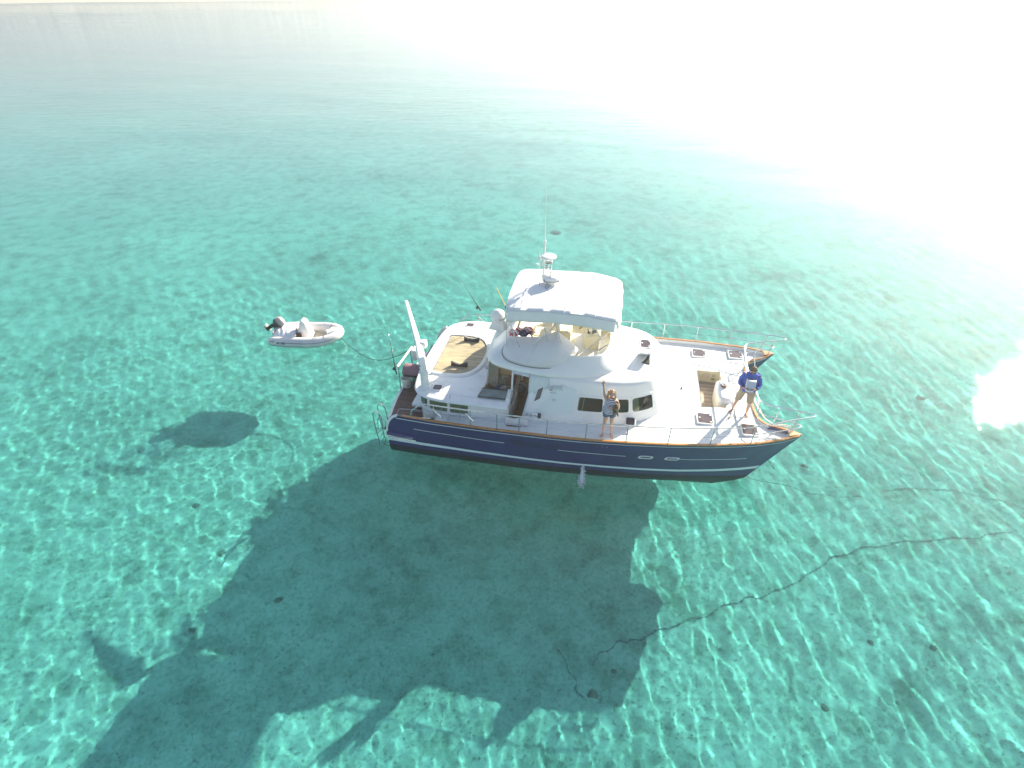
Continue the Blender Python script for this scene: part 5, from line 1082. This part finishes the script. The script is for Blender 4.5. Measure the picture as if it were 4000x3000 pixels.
MB().loft([[(-1.35, -.45, .12), (.9, -.42, .14), (1.15, -.15, .18), (1.15, .15, .18), (.9, .42, .14), (-1.35, .45, .12)], [(-1.3, -.1, -.12), (.8, -.06, -.06), (1.25, -.02, .10), (1.25, .02, .10), (.8, .06, -.06), (-1.3, .1, -.12)]]).build('rigid_hull', PVCL, dn)
fl_ = MB().box((-.15, 0, .155), (2.3, .9, .02)).build('floor', mat('floor_cream', (.66, .58, .44), .6, var=.08, scale=4), dn)
for k in range(5): MB().box((-.10 + 0, -.30 + .15 * k, .168), (2.1, .012, .006)).build('floor_groove', mat('groove', (.40, .34, .25), .7), fl_)
MB().box((-1.38, 0, .34), (.06, .86, .50)).build('transom', PVCL, dn, bevel=.02)
MB().loft([[(1.05, -.26, .50), (1.32, -.10, .56), (1.32, .10, .56), (1.05, .26, .50), (.86, .30, .46), (.86, -.30, .46)], [(1.05, -.24, .60), (1.30, -.08, .63), (1.30, .08, .63), (1.05, .24, .60), (.88, .28, .52), (.88, -.28, .52)]]).build('bow_cover', mat('cover_white', (.78, .76, .76), .75, bump=.2), dn, bevel=.05)
MB().box((.84, 0, .50), (.10, .18, .06)).build('bow_step', WHITEPL, dn, bevel=.02)
# canvas over helm and seat
def cloth(name, x0, x1, y0, y1, zf, m, drop=.0):
    n1, n2 = 22, 22; P = [[Vector((x0 + (x1 - x0) * i / n1, y0 + (y1 - y0) * j / n2, zf(i / n1, j / n2) + .018 * noise.noise(Vector((i * .35, j * .35, x0 * 3)))+ .012 * math.sin(i * 1.3 + j * .6))) for j in range(n2 + 1)] for i in range(n1 + 1)]
    return MB().grid(P).build(name, m, dn, ang=180, solid=.006)
CW = mat('dinghy_canvas', (.76, .74, .74), .8, bump=.4, bscale=7)
cloth('engine_well_cover', -1.32, -.42, -.60, .58, lambda u, v: .34 + .30 * math.sin(math.pi * min(1, max(0, v))) ** .6 * (.55 + .45 * math.sin(math.pi * (u * .8 + .2))), CW)
MB().loft([[(-.40, -.30, .17), (.16, -.26, .17), (.16, .26, .17), (-.40, .30, .17)], [(-.36, -.26, .55), (.10, -.23, .55), (.10, .23, .55), (-.36, .26, .55)], [(-.20, -.20, .98), (-.02, -.18, .92), (-.02, .18, .92), (-.20, .20, .98)], [(-.16, -.15, 1.02), (-.05, -.13, .98), (-.05, .13, .98), (-.16, .15, 1.02)]]).build('console_cover', CW, dn, bevel=.06)
MB().lathe([(0, 0), (.10, .0), (.11, .02), (.08, .03), (0, .03)], (-.40, -.18, .62), 20, Vector((0, 0, 1)).rotation_difference(Vector((-.8, -.2, .5)))).build('steering_wheel', BLACK, dn)
MB().box((-.28, -.36, .36), (.22, .05, .36)).build('locker_opening', mat('locker_brown', (.10, .05, .04), .7), dn, bevel=.01)
MB().tube([(-.45, -.16, .66), (-.58, -.12, .76)], .010, 6).build('throttle_lever', BLACK, dn)
# outboard engine, tilted up
ob = MB(); tilt = R(-52)
def OB(p): v = Vector(p); v.rotate(Matrix.Rotation(R(58), 3, 'Y').to_quaternion()); return v + Vector((-1.50, .08, .62))
def orings(L): return [[OB((cx + a * math.copysign(abs(math.cos(t)) ** .8, math.cos(t)), b_ * math.copysign(abs(math.sin(t)) ** .8, math.sin(t)), z_)) for t in np.linspace(0, 2 * math.pi, 20, endpoint=False)] for cx, a, b_, z_ in L]
eng = MB().loft(orings([(-.03, .15, .12, .10), (-.02, .20, .145, .16), (0, .22, .155, .26)])).build('lower_cowl', mat('engine_dark', (.05, .06, .07), .35), dn)
MB().loft(orings([(0, .222, .157, .262), (.0, .222, .157, .30)])).build('decal_band', mat('engine_band', (.16, .18, .19), .4), eng)
MB().loft(orings([(0, .22, .155, .302), (.01, .22, .15, .38), (.02, .19, .13, .46), (.02, .12, .09, .50), (.02, .03, .03, .512)])).build('upper_cowl', mat('engine_grey', (.42, .37, .36), .35), eng, ang=60)
MB().loft(orings([(.0, .09, .055, .10), (-.02, .085, .05, -.10), (-.02, .07, .035, -.40), (-.02, .075, .03, -.46)])).build('drive_leg', BLACK, eng)
MB().loft([[OB(p) for p in ((-.22, -.08, -.30), (.10, -.05, -.30), (.10, .05, -.30), (-.22, .08, -.30))], [OB(p) for p in ((-.22, -.08, -.31), (.10, -.05, -.315), (.10, .05, -.315), (-.22, .08, -.31))]]).build('cavitation_plate', BLACK, eng)
MB().tube([OB((.12, 0, -.44)), OB((.02, 0, -.44)), OB((-.16, 0, -.44))], [.012, .045, .03], 10).build('gearcase', BLACK, eng)
for k in range(3):
    a = k * 2.09; MB().loft([[OB((-.17, math.cos(a) * r_ - math.sin(a) * w_, -.44 + math.sin(a) * r_ + math.cos(a) * w_)) for r_, w_ in ((.02, -.02), (.11, -.045), (.12, .0), (.10, .045), (.02, .02))], [OB((-.185, math.cos(a) * r_ - math.sin(a) * w_, -.44 + math.sin(a) * r_ + math.cos(a) * w_)) for r_, w_ in ((.02, -.02), (.11, -.045), (.12, .0), (.10, .045), (.02, .02))]]).build('propeller_blade', STEEL, eng)
MB().box((-1.43, .05, .50), (.12, .26, .24)).build('engine_bracket', mat('engine_dark', (.05, .06, .07), .35), dn, bevel=.02)
for k in range(3): MB().tube(spline([(-1.42, -.05 + .06 * k, .60), (-1.25, -.20 + .07 * k, .66), (-1.10, -.10 + .05 * k, .60)], 4), .012, 6).build('control_cable', mat('cable_brown', (.13, .07, .06), .6), dn)
def W2D(x, y, z): c, s = math.cos(DRZ), math.sin(DRZ); return Vector((DW.x + x * c - y * s, DW.y + x * s + y * c, DW.z + z))
# ropes
a, b_ = W2D(1.40, -.10, .30), B2W(-.38, .92, 1.45)
tr = MB(); P = [a.lerp(b_, t) + Vector((0, -.10 * math.sin(math.pi * t), -.85 * math.sin(math.pi * t) * (1 - .25 * t))) for t in np.linspace(0, 1, 40)]
P = [Vector((p.x, p.y, max(p.z, .03))) for p in P]
tw = tr.tube(P, .0135, 6).build('tow_rope', ROPE); tag(tw, 'dark green tow rope hanging from the dinghy bow to the yacht stern', 'rope')
q = MB()
for k in range(3): q.tube(spline([a + Vector((-.05, .0, .18)), a + Vector((.02 * k, .03 * k, .06)), a + Vector((-.04 + .03 * k, -.02, -.02))], 4), .02, 6)
kn = q.build('painter_knot', ROPEW); kn.parent = dn; kn.matrix_world = Matrix.Identity(4)
kn.matrix_parent_inverse = (Matrix.Translation(DW) @ Matrix.Rotation(DRZ, 4, 'Z')).inverted()
# yacht anchor chain: down from the bows, then along the seabed to the boulder-free sand
def seabed_z(x, y): return -4.0 - .32 / (1 + math.exp((x + 7.5) / 1.6)) - 1.2 * max(0, min(1, (y - 45) / 120)) + .05 * math.sin(x * .31 + 1) * math.sin(y * .27) + .03 * math.sin(x * .9 + y * .5)
sm = B2W(11.5, -2.3, .15)
pts_ = [tuple(B2W(11.42, -2.30, .12)), tuple(B2W(11.9, -2.2, -.25)), (8.9, 13.9, -1.1), (10.2, 14.4, -2.6), (12.2, 15.0, -3.92)] + [(x, y, seabed_z(x, y) + .03) for x, y in ((13.8, 15.3), (15.6, 15.2), (17.2, 14.6), (18.3, 13.8))]
P = spline(pts_, 8); ac = MB().tube(P, .012, 6).build('anchor_chain', mat('chain_dark', (.12, .15, .14), .8)); tag(ac, 'thin dark anchor chain running down from the near bow to the seabed on the right', 'chain')
rode = [(2.2, 9.0), (2.44, 9.38), (3.06, 9.67), (3.52, 9.82), (4.46, 10.13), (5.7, 10.6), (6.97, 11.05), (7.81, 11.25), (9.21, 11.85), (10.28, 12.5), (11.67, 12.86), (13.42, 13.06), (15.1, 13.11), (16.48, 13.33)]
P = spline([(x + .03 * math.sin(i * 5), y + .04 * math.cos(i * 3), seabed_z(x, y) + .03) for i, (x, y) in enumerate(rode)], 8)
P = [p + Vector((.03 * math.sin(i * 1.1), .05 * math.sin(i * .9), 0)) for i, p in enumerate(P)]
rd_ = MB().tube(P, .0135, 6).build('mooring_chain', mat('chain_dark', (.12, .15, .14), .8)); tag(rd_, 'long dark chain lying on the sand from the yacht shadow towards the right edge', 'chain')
rope2 = MB().tube(spline([(x, y, seabed_z(x, y) + .02) for x, y in ((1.25, 9.6), (1.5, 9.2), (1.55, 8.9), (1.75, 8.7), (1.7, 8.4), (1.9, 8.2))], 6), .010, 6).build('sunken_rope', mat('chain_dark', (.12, .15, .14), .8)); tag(rope2, 'short tangled piece of old rope on the sand inside the shadow', 'rope')
# stones and coral heads on the sand
random.seed(11)
def rock(x, y, r, label, flat=.45):
    r *= .75
    q = MB(); n, m_ = 14, 8; V = []
    for i in range(m_ + 1):
        ph = math.pi * .5 * i / m_
        for k in range(n):
            th = 2 * math.pi * k / n; d = Vector((math.sin(ph) * math.cos(th), math.sin(ph) * math.sin(th), math.cos(ph))); f = 1 + .45 * noise.noise(d * 1.7 + Vector((x, y, 0)))
            V.append(Vector((d.x * r * f, d.y * r * f * .8, d.z * r * flat * f)))
    q.add(V, [(i * n + k, i * n + (k + 1) % n, (i + 1) * n + (k + 1) % n, (i + 1) * n + k) for i in range(m_) for k in range(n)])
    o = q.build('rock', mat('coral_rock', (.12, .13, .11), .95, col2=(.24, .22, .17), scale=7), ang=60); o.location = (x, y, seabed_z(x, y) - .02); o['label'] = label; o['category'] = 'rock'; o['group'] = 'rocks scattered on the seabed'
for a_ in ((8.12, 7.91, .16, 'small dark round rock alone on bright sand near the bottom right'), (3.0, 39.07, .55, 'dark coral head in the far water beyond the sunshade'), (10.12, 9.64, .13, 'small dark rock on caustic lit sand right of the chain'), (11.79, 9.45, .15, 'rightmost small dark rock on the seabed'), (2.8, 8.9, .15, 'dark rock just inside the shadow beside the chain end'), (2.13, 8.3, .22, 'brown rock beside the tangled old rope in the shadow'), (-9.5, 12.81, .22, 'dark rock on sand left of the big shadow edge'), (-11.19, 14.85, .18, 'dark rock below the dinghy shadow'), (-7.09, 11.17, .2, 'dark rock near the left edge of the big shadow'), (-9.33, 10.13, .16, 'dark rock above the thin crane shadow'), (-2.2, 9.4, .10, 'small dark rock in the middle of the big shadow'), (17.5, 20.5, .3, 'dark rock under the pale water right of the bows'), (11.0, 16.6, .2, 'dark rock seen just right of the near bow')): rock(*a_)
# loose weed on the sand: thin dark blades nobody could count
rs = np.random.default_rng(5); q = MB(); cnt = 0
V = []; F = []
while cnt < 26000:
    x, y = rs.uniform(-19, 19), rs.uniform(4.5, 27)
    dens = .5 + .5 * noise.noise(Vector((x * .35, y * .35, 3))) + .5 * noise.noise(Vector((x * 1.4, y * 1.4, 8)))
    if rs.uniform() > dens * .9: continue
    L_ = rs.uniform(.02, .065); a = rs.uniform(0, 6.28); w_ = rs.uniform(.004, .009); z = seabed_z(x, y) + .012; bend = rs.normal(0, .7); o = len(V)
    c1 = (x, y); c2 = (x + L_ * math.cos(a), y + L_ * math.sin(a)); c3 = (c2[0] + L_ * math.cos(a + bend), c2[1] + L_ * math.sin(a + bend))
    nx, ny = -math.sin(a) * w_, math.cos(a) * w_
    for cx, cy, k in ((c1[0], c1[1], .5), (c2[0], c2[1], 1), (c3[0], c3[1], .4)): V += [(cx - nx * k, cy - ny * k, z + .02 * (k == 1)), (cx + nx * k, cy + ny * k, z + .02 * (k == 1))]
    F += [(o, o + 1, o + 3, o + 2), (o + 2, o + 3, o + 5, o + 4)]; cnt += 1
me = bpy.data.meshes.new('seagrass'); me.from_pydata(V, [], F); me.materials.append(mat('weed_dark', (.17, .20, .16), .9)); sg_ = bpy.data.objects.new('seagrass', me); COL.objects.link(sg_)
sg_['kind'] = 'stuff'; sg_['label'] = 'loose dark blades of weed scattered over the sandy seabed'; sg_['category'] = 'seagrass'; sg_.cycles.is_caustics_receiver = True
for o in bpy.data.objects:
    if o.name.startswith(('rock', 'mooring_chain', 'anchor_chain', 'sunken_rope')) and o.parent is None and o.type == 'MESH': o.cycles.is_caustics_receiver = True
# cooling water spouting from the near hull
u = .553; p0 = hull_pt(-1, 1, u, .26, .0); q = MB(); rs = random.Random(4)
jet = []
for k in range(10):
    t = k / 9; jet.append(p0 + Vector((.02 * t, -.48 * t, -.30 * t * t + .04 * t)))
q.tube(jet, [.022 + .045 * (k / 9) for k in range(10)], 10)
for k in range(420):
    t = rs.random() ** .6; c = p0 + Vector((.02 + rs.gauss(0, .015 + .055 * t), -.36 * t - .22 * t * t + rs.gauss(0, .03 + .05 * t), -.26 * min(1, t * 1.2) + .05 + rs.gauss(0, .015)))
    if c.z < .005: c.z = .012
    q.box(c, (rs.uniform(.008, .03),) * 3, Matrix.Rotation(rs.uniform(0, 3), 3, (rs.random(), rs.random(), .5)).to_quaternion())
jt = q.build('water_jet', mat('foam_white', (.72, .74, .78), .7), recalc=False, ang=180); jt.location = boat.location; jt.rotation_euler = boat.rotation_euler; jt['kind'] = 'stuff'; jt['label'] = 'white jet of cooling water spouting from the dark blue hull side'; jt['category'] = 'water jet'
# shoreline with sand and woods beyond
bp = [(-1400, -100), (-700, 170), (-500, 290), (-304, 395), (-198, 438), (-70, 476), (100, 521), (400, 601), (1400, 901)]
P = spline([(x, y, 0) for x, y in bp], 8); rows = []
for dy, z in ((-2, -.35), (4, .0 + .12), (12, .7), (30, 1.6), (400, 6)): rows.append([(p.x, p.y + dy, z) for p in P])
be = MB().grid(rows).build('beach', mat('beach_sand', (.62, .52, .36), .95, var=.08, scale=.3), ang=180); be['kind'] = 'structure'
V, F = [], []; rs = np.random.default_rng(9)
for k in range(15000):
    x = rs.uniform(-620, 420); ysh = float(np.interp(x, [p.x for p in P], [p.y for p in P]))
    hmax = 7 + 6 * noise.noise(Vector((x * .02, 0, 5))) + 5 * noise.noise(Vector((x * .09, 3, 1))); hmax += 13 * math.exp(-((x + 24) / 6) ** 2) + 9 * math.exp(-((x + 285) / 8) ** 2)
    hmax = hmax * (1.12 if x < 40 else .9)
    y = ysh + 42 + abs(rs.normal(0, 7)); z = .8 + max(2, hmax) * rs.uniform(0, 1) ** .8; r = rs.uniform(.5, 1.5); o = len(V)
    for j in range(2):
        d = rs.normal(size=(3, 3)); d /= np.linalg.norm(d, axis=1)[:, None]
        for q_ in d: V.append((x + q_[0] * r, y + q_[1] * r, z + q_[2] * r))
        F.append((o + j * 3, o + j * 3 + 1, o + j * 3 + 2))
me = bpy.data.meshes.new('shore_woods'); me.from_pydata(V, [], F); me.materials.append(mat('far_foliage', (.045, .11, .03), .9, var=.4, scale=.3)); fo = bpy.data.objects.new('shore_woods', me); COL.objects.link(fo)
fo['kind'] = 'stuff'; fo['label'] = 'green woods along the far shore, mirrored in the calm water'; fo['category'] = 'woods'

# ---------------------------------------------------------------- sea haze
hz = MB().box((0, 640, 17.3), (2900, 1760, 47.0)).build('haze', mat('haze_air', (1, 1, 1)))
hm = MATS['haze_air']; hn = hm.node_tree; hn.nodes.clear(); ho = hn.nodes.new('ShaderNodeOutputMaterial'); pv = hn.nodes.new('ShaderNodeVolumePrincipled')
pv.inputs['Color'].default_value = (.90, .95, 1, 1); pv.inputs['Density'].default_value = .0021; pv.inputs['Anisotropy'].default_value = .55
hn.links.new(pv.outputs[0], ho.inputs['Volume']); hz['kind'] = 'stuff'; hz['label'] = 'pale sea haze over the whole bay'; hz['category'] = 'haze'
import OpenImageIO as oiio, sys, numpy as np
b=oiio.ImageBuf(sys.argv[1]); a=b.get_pixels(oiio.FLOAT)[:,:,:3]
for n,(x,y) in dict(lowL=(60,650),shadow=(450,600),shadow2=(300,680),lowR=(900,650),midL=(60,400),mid2=(300,150),top=(200,60),topR=(800,60),right=(900,250),abovebim=(560,200),hull=(500,455),hullbow=(740,465),deckshade=(590,380),lower=(650,720)).items():
    w=a[y-8:y+8,x-8:x+8].reshape(-1,3).mean(0)*255; print(n,(x,y),w.astype(int))
